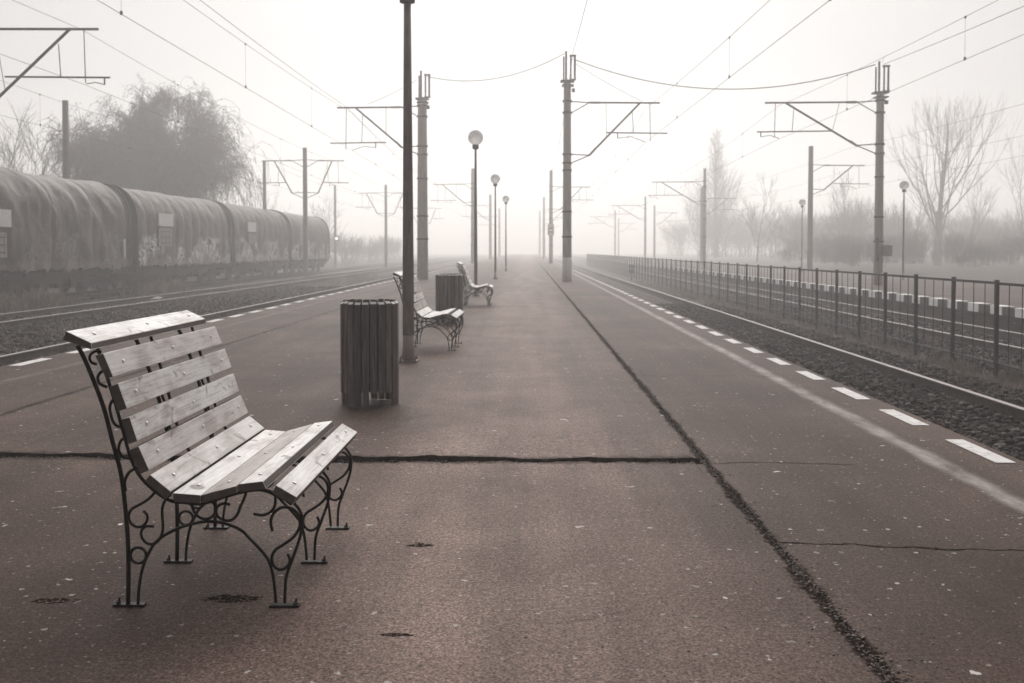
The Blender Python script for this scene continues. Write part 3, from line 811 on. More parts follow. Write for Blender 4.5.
# ------------------------------------------------------------------ iron fence
FX, FZ0, FZ1 = 7.15, -.70, .79
ft = thing('iron_fence', 'long dark iron railing fence between the right-hand tracks', 'fence', (FX, 0, FZ0))
FH = FZ1 - FZ0; SP = 1.55
q = MB(); q.box((0, 0, FH / 2), (.055, .055, FH)); q.box((0, 0, FH + .004), (.062, .062, .012))
p0 = q.build('post', M['fence'], ft, bevel=.003)
q = MB(); q.box((0, SP / 2, FH - .045), (.028, SP - .056, .040)); pr = q.build('top_rail', M['fence'], ft)
q = MB(); q.box((0, SP / 2, .22), (.026, SP - .056, .030)); pl = q.build('low_rail', M['fence'], ft)
q = MB()
for k in (1, 2, 3): q.tube([(0, SP * k / 4, .10), (0, SP * k / 4, FH - .065)], .0075, 6)
pb = q.build('bars', M['fence'], ft)
rr = random.Random(8)
for k in range(0, 71):
    y = 8.85 + SP * k
    for src in (p0, pr, pl, pb):
        if k == 0: o = src
        else: o = src.copy(); COL.objects.link(o); o.parent = ft
        o.location = (0, y, rr.uniform(-.006, .006))
        if src is p0: o.rotation_euler = (rr.uniform(-.008, .008), rr.uniform(-.01, .01), 0)
o = p0.copy(); COL.objects.link(o); o.parent = ft; o.location = (0, 8.85 + SP * 71, 0)

# dwarf signal beside the fence
t = thing('dwarf_signal', 'small dark ground signal standing by the fence far down the track', 'signal', (6.55, 62, ZR))
q = MB(); q.tube([(0, 0, 0), (0, 0, .5)], .05, 8); q.build('post', M['steel'], t)
q = MB(); q.box((0, 0, .72), (.36, .26, .5)); q.build('head', M['iron'], t, bevel=.03)
q = MB(); q.box((0, -.16, .97), (.34, .16, .03)); q.build('hood', M['iron'], t)
for dx in (-.08, .08):
    q = MB(); q.lathe([(.05, 0), (.05, .02)], 12); q.v = [(x + dx, -.131 - z, y + .75) for x, y, z in q.v]; q.build('lens', M['plate_dull'], t)

# ------------------------------------------------------------------ catenary poles
def insul(q, a, b, r=.028):
    """ribbed insulator from a to b"""
    a, b = Vector(a), Vector(b); n = 9
    q.tube([a, b], r * .6, 8)
    for k in range(n):
        p = a.lerp(b, (k + .5) / n); d = (b - a).normalized() * .012
        q.tube([p - d, p + d], r * 1.9, 10)
def cantilever(t, s, reach, ztop, zlow, zreg, zc, xc, pull=False):
    """hinged bracket towards side s: top tube, hinge ties, strut, registration tube, steady arm (x measured from the pole)"""
    q = MB()
    q.tube([(s * .14, 0, ztop + .05), (s * .85, 0, ztop)], .022, 6); q.tube([(s * .14, 0, ztop - .42), (s * .85, 0, ztop - .02)], .02, 6)
    q.tube([(s * .85, 0, ztop), (s * (reach + .65), 0, ztop - .02)], .036, 8)
    q.tube([(s * .14, 0, zlow + .34), (s * .85, 0, zlow + .30)], .022, 6); q.tube([(s * .14, 0, zlow - .02), (s * .85, 0, zlow + .28)], .022, 6)
    q.tube([(s * .85, 0, zlow + .27), (s * (reach - .15), 0, ztop - .03)], .040, 8)
    xs_, zs_ = s * (.85 + (reach - 1.0) * .35), zlow + .27 + (ztop - zlow - .30) * .35
    q.tube([(s * 1.55, 0, ztop), (xs_, 0, zs_)], .010, 5)
    c = q.build('cantilever', M['steel'], t, smooth=False)
    q = MB(); q.tube([(xs_, .0, zreg), (s * (reach + .95), 0, zreg - .03)], .026, 6)
    q.tube([(s * (reach - .45), 0, zs_ + (ztop - zs_) * .75), (s * (reach - .4), 0, zreg)], .014, 5)
    q.tube([(s * (reach + .25), 0, ztop - .02), (s * (reach + .28), 0, zc + .05)], .014, 5)
    q.build('registration_tube', M['steel'], c)
    q = MB(); sx = s * (reach + .80) if pull else xs_ + s * .45
    q.tube([(sx, 0, zreg - .02), (sx, 0, zreg - .22)], .022, 6)
    q.tube([(sx, 0, zreg - .22), (sx + (xc - sx) * .5, 0, zreg - .16), (xc, 0, zc + .02)], .013, 6)
    q.build('steady_arm', M['steel'], c)
    q = MB(); insul(q, (s * .90, 0, ztop), (s * 1.30, 0, ztop - .003)); q.build('insulator', M['insul'], c)
    q = MB(); insul(q, (s * .90, 0, zlow + .30), (s * 1.15, 0, zlow + .30 + .25 * (ztop - zlow) / max(.5, reach - 1)), .026)
    q.build('insulator', M['insul'], c)
    return c
def catpole(label, x, y, zb, h, cants, group, r0=.19, r1=.145, topframe=True, white=False, sign=None, box=None, mat='conc', square=False, lean=0.0):
    t = thing('catenary_pole', label, 'pole', (x, y, zb), 0, group)
    hs_ = h - (1.15 if topframe else 0)
    q = MB(); q.lathe([(r0, -.5), (r0 - (r0 - r1) * .1, .8), (r1, hs_)], 4 if square else 14)
    if square: q.v = [((vx - vy) * .707, (vx + vy) * .707, vz) for vx, vy, vz in q.v]
    q.build('shaft', M[mat], t, smooth=not square)
    if white:
        q = MB(); q.lathe([(r0 + .006, .002), (r0 + .003, .95), (r0 - .01, .96)], 14); q.build('painted_base', M['white_base'], t, smooth=True)
    if topframe:
        q = MB(); z = hs_
        q.box((0, 0, z - .05), (.55, .42, .06)); q.box((.02, 0, z - .22), (.48, .40, .05)); q.box((.25, .05, z - .40), (.12, .1, .14))
        q.tube([(-.05, 0, z), (-.05, 0, z + 1.15)], .042, 6); q.tube([(-.14, .1, z), (-.14, .1, z + .95)], .032, 6)
        q.tube([(.30, 0, z), (.30, 0, z + .95), ], .042, 6); q.tube([(.14, 0, z), (.14, 0, z + .95)], .034, 6)
        q.box((.22, 0, z + .97), (.26, .12, .06)); q.box((.22, 0, z + .02), (.26, .12, .05))
        q.tube([(.04, 0, z + 1.1), (.2, .1, z + 1.38)], .006, 4)
        q.build('top_bracket', M['steel'], t)
    for zz in [k for k in (h * .19, h * .30, h * .48) if not square]:
        q = MB(); rad = r0 - (r0 - r1) * zz / hs_
        q.lathe([(rad - .005, zz), (rad + .028, zz), (rad + .028, zz + .06), (rad - .005, zz + .06)], 14); q.build('collar', M['steel'], t)
    for s, reach, zt, zl, zr, zc, xc, *pull in cants:
        q = MB(); rad = r1 + .02
        if not square:
            for zz in (zt + .02, zt - .44, zl + .3, zl - .05):
                q = MB(); q.lathe([(rad - .03, zz), (rad + .03, zz), (rad + .03, zz + .07), (rad - .03, zz + .07)], 14)
                q.build('clamp', M['steel'], t)
        cantilever(t, s, reach, zt, zl, zr, zc, xc, bool(pull))
    if sign:
        q = MB(); q.box((sign[0], -r0 - .05, sign[1]), (sign[2], .03, sign[3])); f = q.build('sign_board', M['plate'], t, bevel=.006)
        q = MB(); q.box((sign[0], -r0 - .067, sign[1] + sign[3] * .12), (sign[2] * .5, .004, .10)); q.box((sign[0], -r0 - .067, sign[1] - sign[3] * .2), (sign[2] * .36, .004, .09)); q.build('sign_marks', M['ink'], f)
    if box:
        q = MB(); q.box((box[0], -r0 - .1, box[1]), (.32, .22, .42)); q.build('equipment_box', M['conc'], t, bevel=.012)
        q = MB(); q.box((-.12, -r0 - .03, box[1] + .05), (.12, .06, .9)); q.build('cable_duct', M['steel'], t)
    return t
G1 = 'concrete catenary poles right of the platform centre line'
G2 = 'concrete catenary poles left on the platform'
G3 = 'concrete catenary poles of the second platform'
G4 = 'plain concrete poles between the left tracks'
G5 = 'plain poles behind the wagons'
# right of centre line on the island platform
A = (1, 3.05, 7.15, 4.75, 5.95, 5.55, 3.12)
catpole('tall concrete catenary pole with whitewashed foot, bracket over the right track', 1.57, 39.5, 0, 9.2, [A], G1, white=True)
catpole('foggy catenary pole with a small white sign board, beyond the pole with whitewashed foot', 2.15, 92, 0, 8.7, [A], G1, topframe=False, sign=(-.02, 3.15, .62, 1.05))
catpole('third catenary pole from the whitewashed one along the same row, faint in fog', 2.3, 142, 0, 8.9, [A], G1, topframe=False)
catpole('faintest catenary pole of the row on the right half of the platform', 2.3, 192, 0, 8.9, [A], G1, topframe=False)
# left on the island platform
Bc = (-1, 3.0, 7.35, 5.35, 5.85, 5.5, -3.0)
catpole('thick concrete catenary pole just right of the dark lamp post, bracket over the left track', -4.52, 42, 0, 8.9, [Bc], G2, r0=.24, r1=.19)
catpole('concrete catenary pole directly left of the largest lamp globe', -5.1, 91, 0, 8.8, [Bc], G2, r0=.22, r1=.17, topframe=False)
catpole('faint concrete catenary pole between two lamp posts, left side of the platform', -5.15, 134, 0, 8.8, [Bc], G2, r0=.22, r1=.17, topframe=False)
catpole('faintest catenary pole of the row on the left half of the platform', -5.2, 178, 0, 8.8, [Bc], G2, r0=.22, r1=.17, topframe=False)
# second platform
Cc = (-1, 3.75, 7.0, 5.05, 5.9, 5.6, -3.85, 1)
catpole('tall concrete catenary pole behind the iron fence, box at its foot, bracket to the left', 13.5, 38, P2Z, 8.55, [Cc], G3, r0=.175, r1=.14, box=(.24, 1.3))
catpole('thin foggy catenary pole with bracket to the left in front of the pointed tree', 14.7, 82, P2Z, 8.1, [Cc], G3, topframe=False, r0=.15, r1=.12)
catpole('faint catenary pole with bracket to the left, second left from the pointed tree', 14.9, 125, P2Z, 8.1, [Cc], G3, topframe=False, r0=.15, r1=.12)
catpole('faintest catenary pole with bracket, far down the second platform', 14.9, 168, P2Z, 8.1, [Cc], G3, topframe=False, r0=.15, r1=.12)
Dc = (1, 2.9, 6.9, 5.0, 5.7, 5.35, 3.0)
G6 = 'square concrete poles at the back of the second platform'
catpole('square concrete pole left of the tall fence-side pole, bracket reaching right', 18.6, 65, P2Z, 8.15, [Dc], G6, topframe=False, mat='conc_dark', square=True, r0=.21, r1=.17)
catpole('square concrete pole hazy behind the thin pole before the pointed tree', 18.7, 106, P2Z, 8.1, [Dc], G6, topframe=False, mat='conc_dark', square=True, r0=.21, r1=.17)
catpole('square pole without visible bracket, faint and right of centre above the fence', 18.9, 147, P2Z, 8.0, [Dc], G6, topframe=False, mat='conc_dark', square=True, r0=.21, r1=.17)
catpole('square pole, the faintest above the far end of the fence', 18.9, 205, P2Z, 8.0, [Dc], G6, topframe=False, mat='conc_dark', square=True, r0=.21, r1=.17)
# between the left tracks: two-sided brackets
E1 = (1, 1.95, 7.75, 5.3, 6.3, 6.1, 2.0); E2 = (-1, 2.2, 7.75, 5.3, 6.3, 6.1, -2.2)
kw = dict(topframe=False, mat='conc_dark', square=True, r0=.20, r1=.16)
catpole('concrete pole whose bracket with steady arm fills the top left corner', -16.1, 26.7, ZL, 8.6, [(1, 3.75, 7.85, 5.0, 6.55, 6.33, 4.05, 1)], G4, **kw)
catpole('square concrete pole with brackets on both sides in front of the last wagon', -14.8, 65, ZL, 8.6, [E1, E2], G4, **kw)
catpole('square concrete pole with brackets on both sides, hazy and right of the wagons', -14.8, 102, ZL, 8.6, [E1, E2], G4, **kw)
catpole('faint concrete pole with two brackets, farthest between the left tracks', -14.8, 139, ZL, 8.6, [E1, E2], G4, **kw)
kw = dict(topframe=False, mat='conc_dark', square=True, r0=.17, r1=.14)
catpole('plain concrete pole rising behind the nearest wagon, left of the willow', -21.3, 45, ZL, 8.7, [], G5, **kw)
catpole('plain pole rising behind the third wagon, right of the willow', -20.2, 75, ZL, 8.6, [], G5, **kw)
t = catpole('plain pole right of the last wagon carrying a lit white signal lamp', -20.3, 103, ZL, 8.6, [], G5, **kw)
q = MB(); q.box((.2, -.3, 3.0), (.42, .2, .5)); f = q.build('signal_head', M['iron'], t, bevel=.03)
q = MB(); q.lathe([(.13, 0), (.13, .02), (.05, .04)], 14); q.v = [(x + .2, -.402 - z, y + 3.02) for x, y, z in q.v]; q.build('lamp', M['lit'], f)

# ------------------------------------------------------------------ overhead wires
def catenary(name, label, sup, rc=.0062, drop_every=7.0, feeder=None, droppers=True):
    """sup: list of (x, y, z_contact, z_messenger) at the supports"""
    t = thing(name, label, 'overhead wire', (0, 0, 0))
    c = MB(); m = MB(); dr = []
    cp = [(s[0], s[1], s[2]) for s in sup]
    mp = []
    for a, b_ in zip(sup[:-1], sup[1:]):
        L = b_[1] - a[1]
        for k in range(17):
            u = k / 16
            if k == 16 and b_ is not sup[-1]: continue
            sag = L * L / 5200.0 * 4 * u * (1 - u)
            mp.append((a[0] + (b_[0] - a[0]) * u, a[1] + L * u, a[3] + (b_[3] - a[3]) * u - sag))
        if droppers and a[1] < 130:
            nd = max(2, int(L / drop_every))
            for k in range(1, nd):
                u = k / nd; sag = L * L / 5200.0 * 4 * u * (1 - u); y = a[1] + L * u
                if y < 6: continue
                x = a[0] + (b_[0] - a[0]) * u
                dr.append(((x, y, a[3] + (b_[3] - a[3]) * u - sag), (x, y, a[2] + (b_[2] - a[2]) * u)))
    c.tube(cp, rc, 5); c.build('contact_wire', M['wire'], t)
    m.tube(mp, rc, 5); m.build('messenger_wire', M['wire'], t)
    for p_, q_ in dr:
        d = MB(); d.tube([p_, q_], .0032, 4); d.box((q_[0], q_[1], q_[2] + .02), (.03, .06, .07)); d.box((p_[0], p_[1], p_[2] - .01), (.03, .05, .05))
        d.build('dropper', M['wire'], t)
    if feeder:
        f = MB()
        pts = []
        for a, b_ in zip(feeder[:-1], feeder[1:]):
            L = b_[1] - a[1]
            for k in range(13):
                u = k / 12
                pts.append((a[0] + (b_[0] - a[0]) * u, a[1] + L * u, a[2] + (b_[2] - a[2]) * u - L * L / 6500.0 * 4 * u * (1 - u)))
        f.tube(pts, rc * 1.25, 5); f.build('feeder_wire', M['wire'], t)
    return t
catenary('overhead_wire', 'pair of overhead wires above the track right of the platform', [(5.5, -14, 5.25, 6.9), (4.69, 39.5, 5.55, 6.9), (5.2, 92, 5.5, 6.9), (5.2, 142, 5.5, 6.9), (5.2, 192, 5.5, 6.9)])
catenary('overhead_wire', 'overhead wires above the track behind the iron fence', [(9.7, -10, 5.35, 6.8), (9.65, 38, 5.52, 6.8), (10.8, 82, 5.5, 6.8), (11, 125, 5.5, 6.8), (11, 168, 5.5, 6.8)])
catenary('overhead_wire', 'overhead wires with extra feeder above the rail left of the platform', [(-7.4, -6, 5.65, 7.1), (-7.52, 42, 5.5, 7.1), (-8.1, 91, 5.5, 7.1), (-8.1, 134, 5.5, 7.1), (-8.2, 178, 5.5, 7.1)],
         feeder=[(-7.6, -6, 7.6), (-7.75, 42, 7.35), (-8.3, 91, 7.3)])
catenary('overhead_wire', 'overhead wires above the empty middle track beside the wagons', [(-12.6, -11, 5.75, 7.25), (-12.15, 26.7, 5.78, 7.25), (-12.8, 65, 5.55, 7.1), (-12.8, 102, 5.55, 7.1), (-12.8, 139, 5.5, 7.1)])
catenary('overhead_wire', 'overhead wires above the row of freight wagons', [(-17.3, -11, 5.65, 6.9), (-17.2, 26.7, 5.65, 6.9), (-17.0, 65, 5.55, 6.9), (-17.0, 102, 5.55, 6.9), (-17, 139, 5.5, 6.9)])
catenary('overhead_wire', 'overhead wires beyond the second platform, before the bare tree', [(21.4, 20, 5.4, 6.5), (21.6, 65, 5.3, 6.7), (21.7, 106, 5.3, 6.7), (21.9, 147, 5.3, 6.7)], feeder=[(21.4, 10, 8.0), (21.0, 65, 7.9), (21, 106, 7.9)])
def span(label, a, b_, sag, n=20, r=.009, name='span_wire'):
    q = MB(); pts = []
    for k in range(n + 1):
        u = k / n; p = Vector(a).lerp(Vector(b_), u); p.z -= sag * 4 * u * (1 - u); pts.append(p)
    q.tube(pts, r, 5); o = q.build(name, M['wire']); tag(o, label, 'wire'); return o
span('slack cable hanging between the tops of the two tall platform poles', (-4.3, 42, 8.65), (1.45, 39.5, 9.1), .55, r=.015)
span('slack cable from the whitewashed pole to the top of the tall pole behind the fence', (1.9, 39.5, 8.85), (13.3, 38, 8.35), 1.05, r=.019)
span('stay cable from the whitewashed pole down to the end of its own bracket', (1.9, 39.5, 8.7), (4.55, 39.5, 7.2), .06)
span('stay cable from the thick left pole down to the end of its own bracket', (-4.75, 42, 8.5), (-6.8, 42, 7.5), .05)
span('feeder cable running along the platform over the top of the whitewashed pole', (1.95, -12, 9.35), (1.80, 39.5, 9.15), .35, 24, .011)
span('feeder cable running on from the whitewashed pole into the fog', (1.80, 39.5, 9.15), (2.2, 92, 8.7), .9, 24, .011)
span('cable from the tall pole behind the fence leading right toward the camera', (13.6, 38, 8.35), (14.5, -8, 8.5), .5, 24, .011)

# ------------------------------------------------------------------ freight wagons
def tarp_profile(n=30):
    """half-open cross-section (x, z) of the tarpaulin, z above rail"""
    pts = []
    for k in range(7): pts.append((1.40 - .012 * k / 6 * 1, .96 + (2.75 - .96) * k / 6))
    for k in range(1, n):
        a = math.pi * k / n; e = .82
        x = 1.388 * math.copysign(abs(math.cos(a)) ** e, math.cos(a)); z = 2.75 + 1.50 * (math.sin(a) ** .92)
        pts.append((x, z))
    for k in range(7): pts.append((-1.388 - .012 * k / 6, 2.75 - (2.75 - .96) * k / 6))
    return pts
def wagon(y0, y1, label, seed, wr, hoop, graf, panel):
    L = y1 - y0
    t = thing('freight_wagon', label, 'wagon', (XL3, y0, -.4), 0, 'tarpaulin freight wagons on the left track')
    P = np.array(tarp_profile()); ny = int(L / .09)
    ysl = np.linspace(0, L, ny); V = np.zeros((ny, len(P), 3))
    cx_, cz_ = 0, 2.2
    s = np.arange(len(P)) / len(P)
    for i, y in enumerate(ysl):
        h = abs(math.sin(math.pi * y / hoop)) ** .6
        nz = sumnoise(np.full(len(P), y), P[:, 1] * 1.0 + np.sign(P[:, 0]) * 3, seed, 4, .35)
        nd = sumnoise(y * 1.2 + P[:, 1] * 1.4 * np.sign(P[:, 0]), P[:, 1] * .5 - y * .3, seed + 5, 3, .5)
        dsp = .11 * h ** .5 - .11 + wr * .06 * nz + wr * .05 * nd
        edge = min(1, min(y, L - y) / .15)
        rad = np.stack([P[:, 0] - cx_, P[:, 1] - cz_], -1); rad /= np.linalg.norm(rad, axis=1)[:, None]
        q = P + rad * (dsp * edge)[:, None]
        q[0, 1] += .03 * math.sin(y * 9 + seed) * wr; q[-1, 1] += .03 * math.sin(y * 8 + seed) * wr
        V[i, :, 0] = q[:, 0]; V[i, :, 1] = y; V[i, :, 2] = q[:, 1]
    k = len(P); idx = np.arange(ny * k).reshape(ny, k)
    F = np.stack([idx[:-1, :-1], idx[1:, :-1], idx[1:, 1:], idx[:-1, 1:]], -1).reshape(-1, 4)
    tp = raw('tarpaulin', V.reshape(-1, 3), F, M['tarp'], t, smooth=True); tp.color = (graf, hoop / 4.0, 0, 1)
    for ye, sg in ((0, -1), (L, 1)):
        q = MB(); big = [(x * 1.035, .96 + (z - .96) * 1.018) for x, z in P]
        q.prism([(float(a), float(b)) for a, b in big], ye + sg * .001, ye + sg * .09)
        f = q.build('end_wall', M['chassis'], t)
        q = MB()
        for dx in (-.7, 0, .7): q.box((dx, ye + sg * .12, 1.9), (.12, .06, 1.8))
        for dx in (-.875, .875):
            q.tube([(dx, ye + sg * .05, .68), (dx, ye + sg * .30, .68)], .09, 10); q.tube([(dx, ye + sg * .30, .68), (dx, ye + sg * .335, .68)], .22, 14)
        q.box((0, ye + sg * .2, .66), (.12, .3, .14)); q.build('buffer', M['chassis'], f)
    q = MB(); q.box((0, L / 2, .84), (2.62, L, .22)); q.box((0, L / 2, .60), (.9, L - .4, .26))
    q.box((1.24, L / 2, .62), (.05, L * .42, .22)); q.box((-1.24, L / 2, .62), (.05, L * .42, .22))
    rr = random.Random(seed)
    for k in range(6): q.box((1.2, L * (.3 + .08 * k) + rr.uniform(-.1, .1), .45 + rr.uniform(-.04, .06)), (.3, rr.uniform(.2, .6), rr.uniform(.15, .35)))
    q.build('underframe', M['chassis'], t)
    q = MB()
    for k in range(int(L / 1.25) + 1): q.box((1.425, .4 + k * (L - .8) / int(L / 1.25), .92), (.05, .07, .22), 0)
    q.build('tie_hook', M['chassis'], t)
    for yb in (1.9, L - 1.9):
        q = MB()
        for sx in (-1.02, 1.02): q.box((sx, yb, .50), (.12, 2.4, .20)); q.box((sx, yb, .62), (.14, .9, .16)); [q.box((sx + math.copysign(.05, sx), yb + d, .46), (.16, .26, .26)) for d in (-.9, .9)]
        q.box((0, yb, .52), (2.0, .5, .2)); f = q.build('bogie', M['chassis'], t)
        for d in (-.9, .9):
            q = MB()
            for sx in (-.755, .755):
                m_ = MB(); m_.lathe([(.30, -.06), (.46, -.055), (.47, .03), (.445, .065), (.40, .045), (.2, .03), (.18, .065)], 22)
                sg = 1 if sx > 0 else -1
                q.add([(sx + sg * z, yb + d + x, .46 + y) for x, y, z in m_.v], m_.f)
            q.tube([(-.75, yb + d, .46), (.75, yb + d, .46)], .08, 8); q.build('wheelset', M['rust'], f)
    for (py, pz, w, h, mt) in panel:
        q = MB(); px_ = 1.41 + .05 * wr; q.box((px_, py, pz), (.05, w, h)); o = q.build('panel', M[mt], t)
        if mt == 'plate_dull':
            m_ = MB()
            for k in range(3): m_.box((px_ + .0265, py - w * .3 + k * w * .3, pz), (.003, .03, h * .8))
            for k in range(3): m_.box((px_ + .0268, py, pz - h * .3 + k * h * .3), (.003, w * .8, .03))
            m_.build('panel_lines', M['ink'], o)
    return t
wagon(26.0, 38.4, 'nearest freight wagon under a wrinkled grey tarpaulin with a white panel at the picture edge', 3, .95, 3.1, .12,
      [(2.85, 2.60, 1.15, .52, 'plate'), (2.75, 1.80, .8, .75, 'plate_dull'), (11.75, 1.7, .12, .75, 'plate'), (10.0, 1.55, .10, .6, 'plate_dull')])
wagon(39.2, 51.5, 'second freight wagon with ribbed tarpaulin and a wide band of pale graffiti', 7, .5, 1.1, 1.0, [(3.0, 2.95, 1.7, .55, 'plate'), (2.9, 2.2, 1.5, .8, 'plate_dull')])
wagon(52.2, 64.1, 'third freight wagon with a small white panel above a cloud of graffiti', 19, .45, 1.2, .8, [(3.2, 2.95, 1.6, .55, 'plate'), (3.2, 2.3, 1.4, .55, 'plate_dull')])
wagon(64.8, 77.2, 'last freight wagon, palest in the fog, partly hidden by a square pole', 29, .45, 1.2, .75, [(3.0, 2.6, 1.5, 1.2, 'plate_dull')])

t = MB(); t.add([tuple(.6 * k for k in p) for p in ((0, 0, 0), (.5, .1, .02), (.62, .34, .11), (.42, .5, .02), (.08, .38, .10), (.3, .24, .16))], [(0, 1, 5), (1, 2, 5), (2, 3, 5), (3, 4, 5), (4, 0, 5), (0, 4, 3, 2, 1)])
o = t.build('litter', M['plate'], loc=(-13.5, 34.8, ZL + .06)); tag(o, 'scrap of white plastic lying by the rail of the middle track', 'litter')

# ------------------------------------------------------------------ trees and scrub
class Tree:
    def __init__(self, seed): self.r = np.random.default_rng(seed); self.a = []; self.b = []; self.ra = []; self.rb = []
    def seg(self, p, q, r0, r1): self.a.append(p); self.b.append(q); self.ra.append(r0); self.rb.append(r1)
    def limb(self, p, d, L, r0, r1, n, wob=.12, grav=0.0, up=0.0):
        pts = [np.array(p, float)]; d = np.array(d, float); d /= np.linalg.norm(d)
        for k in range(n):
            d = d + self.r.normal(0, wob, 3); d[2] += up - grav * (k / n)
            d /= np.linalg.norm(d)
            q = pts[-1] + d * (L / n)
            f0 = r0 + (r1 - r0) * k / n; f1 = r0 + (r1 - r0) * (k + 1) / n
            self.seg(pts[-1], q, f0, f1); pts.append(q)
        return pts, d
    def arrays(self, sides=3):
        a = np.array(self.a); b = np.array(self.b); ra = np.array(self.ra); rb = np.array(self.rb)
        d = b - a; d /= np.maximum(np.linalg.norm(d, axis=1), 1e-9)[:, None]
        u = np.cross(d, np.where(abs(d[:, 2:3]) < .9, np.array([[0, 0, 1.]]), np.array([[1., 0, 0]]))); u /= np.linalg.norm(u, axis=1)[:, None]; v = np.cross(d, u)
        V = []
        for c, rr_ in ((a, ra), (b, rb)):
            for k in range(sides):
                th = 2 * math.pi * k / sides
                V.append(c + (u * math.cos(th) + v * math.sin(th)) * rr_[:, None])
        V = np.stack(V, 1); n = len(a)
        f = np.array([[k, (k + 1) % sides, sides + (k + 1) % sides, sides + k] for k in range(sides)])
        F = (f[None] + (np.arange(n) * 2 * sides)[:, None, None]).reshape(-1, 4)
        return V.reshape(-1, 3), F
def fork(T, p, d, L, r, depth, spread=.55, ratio=.72, kids=(2, 4), up=.06, wob=.10, n=5, rmin=.006):
    pts, dd = T.limb(p, d, L, r, r * .62, n, wob, 0, up)
    if depth == 0: return
    for k in range(T.r.integers(*kids)):
        i = T.r.integers(max(1, n // 2), n + 1)
        base = pts[i]; dn = dd + T.r.normal(0, spread, 3); dn[2] = abs(dn[2]) * .7 + dn[2] * .3
        fork(T, base, dn, L * ratio * T.r.uniform(.75, 1.15), max(rmin, r * (.62 if i == n else .5)), depth - 1, spread, ratio, kids, up, wob, n, rmin)
    fork(T, pts[-1], dd + T.r.normal(0, spread * .3, 3), L * ratio, max(rmin, r * .6), depth - 1, spread, ratio, kids, up, wob, n, rmin)

# weeping willow behind the wagons
def willow(label, loc, H, Rw, seed, twigs=13000):
    t = thing('willow_tree', label, 'tree', loc)
    T = Tree(seed); r = T.r
    pts, d = T.limb((0, 0, -.5), (0.05, 0, 1), 4.4, .48, .36, 5, .05)
    tips = []
    for k in range(22):
        a = 2 * math.pi * k / 22 + r.normal(0, .25); el = r.uniform(.5, 1.35)
        dv = (math.cos(a) * math.cos(el), math.sin(a) * math.cos(el), math.sin(el))
        Lm = H * r.uniform(.85, 1.1) * (.20 + .35 * math.sin(el))
        p1, d1 = T.limb(pts[r.integers(3, 6)], dv, Lm, .15, .05, 8, .13, .12, .02)
        for j in range(9):
            i = r.integers(3, 9); dn = d1 + r.normal(0, .75, 3); dn[2] = dn[2] * .6 + .25
            p2, d2 = T.limb(p1[i], dn, H * r.uniform(.14, .30), .05, .018, 5, .2, .08)
            if r.random() < .62: tips += p2[1:]
        tips += p1[5:]
    V, F = T.arrays(5); raw('trunk', V, F, M['bark'], t)
    T2 = Tree(seed + 1); r = T2.r; tips = np.array(tips)
    leaves_p = []; leaves_d = []
    for k in range(twigs):
        p = tips[r.integers(len(tips))] + r.normal(0, .12, 3)
        out = p[:2] / (np.linalg.norm(p[:2]) + .3); rad = np.linalg.norm(p[:2]) / Rw
        L = r.uniform(.5, 1.2) + (r.uniform(.5, 3.2) * max(0, rad - .40) * 1.7)
        d = np.array([out[0] * .3, out[1] * .3, .22]) + r.normal(0, .42, 3)
        pp, _ = T2.limb(p, d, L, .016, .008, 6, .13, .75 + .6 * rad)
        for q in pp[1:]:
            for _ in range(3): leaves_p.append(q + r.normal(0, .10, 3)); leaves_d.append(r.normal(0, 1, 3) + np.array([0, 0, -1.2]))
    V, F = T2.arrays(3)
    lp_ = np.array(leaves_p); ld = np.array(leaves_d); ld /= np.linalg.norm(ld, axis=1)[:, None]
    side = np.cross(ld, r.normal(0, 1, ld.shape)); side /= np.linalg.norm(side, axis=1)[:, None]
    s = r.uniform(.05, .12, len(lp_))[:, None]
    LV = np.stack([lp_ - ld * s, lp_ + side * s * .22, lp_ + ld * s, lp_ - side * s * .22], 1).reshape(-1, 3)
    LF = np.arange(len(lp_) * 4).reshape(-1, 4) + len(V)
    raw('crown', np.concatenate([V, LV]), np.concatenate([F, LF]), M['willow'], t)
    return t
wl = willow('large rounded willow with drooping leafless twigs behind the second wagon', (-27.3, 70, ZL), 13.5, 5.7, 5); wl.scale = (.84, .84, 1.05)

def bare_tree(name, label, loc, build, seed, sides=4, group=None):
    t = thing(name, label, 'tree', loc, 0, group); T = Tree(seed)
    n0 = build(T)
    a = Tree(0); a.a, a.b, a.ra, a.rb = T.a[:n0], T.b[:n0], T.ra[:n0], T.rb[:n0]
    V, F = a.arrays(6); raw('trunk', V, F, M['bark'], t, smooth=True)
    a.a, a.b, a.ra, a.rb = T.a[n0:], T.b[n0:], T.ra[n0:], T.rb[n0:]
    V, F = a.arrays(3); raw('crown', V, F, M['twig'], t)
    return t
def fan(T, H=14.0, r0=.30):
    pts, d = T.limb((0, 0, -.5), (.02, 0, 1), H * .30, r0, r0 * .8, 5, .02)
    n0 = len(T.a)
    p2, d2 = T.limb(pts[-1], (0, 0, 1), H * .55, r0 * .75, .05, 9, .05)
    starts = [(pts[2], 1.0), (pts[3], .95), (pts[4], .9), (pts[5], .9)] + [(p2[i], .8 - .07 * i) for i in range(1, 8)]
    for p, s in starts:
        for k in range(2):
            a = T.r.uniform(0, 6.28); tl = T.r.uniform(.40, .75)
            dv = (math.cos(a) * math.sin(tl) * 1.15, math.sin(a) * math.sin(tl), math.cos(tl))
            fork(T, p, dv, H * .27 * s, r0 * .26 * s, 4, .30, .74, (1, 3), .07, .06, 5, .009)
    return n0
bare_tree('bare_tree', 'large bare tree with fanning branches behind the second platform', (43.6, 105, .1), lambda T: fan(T, 19.2, .42), 41)
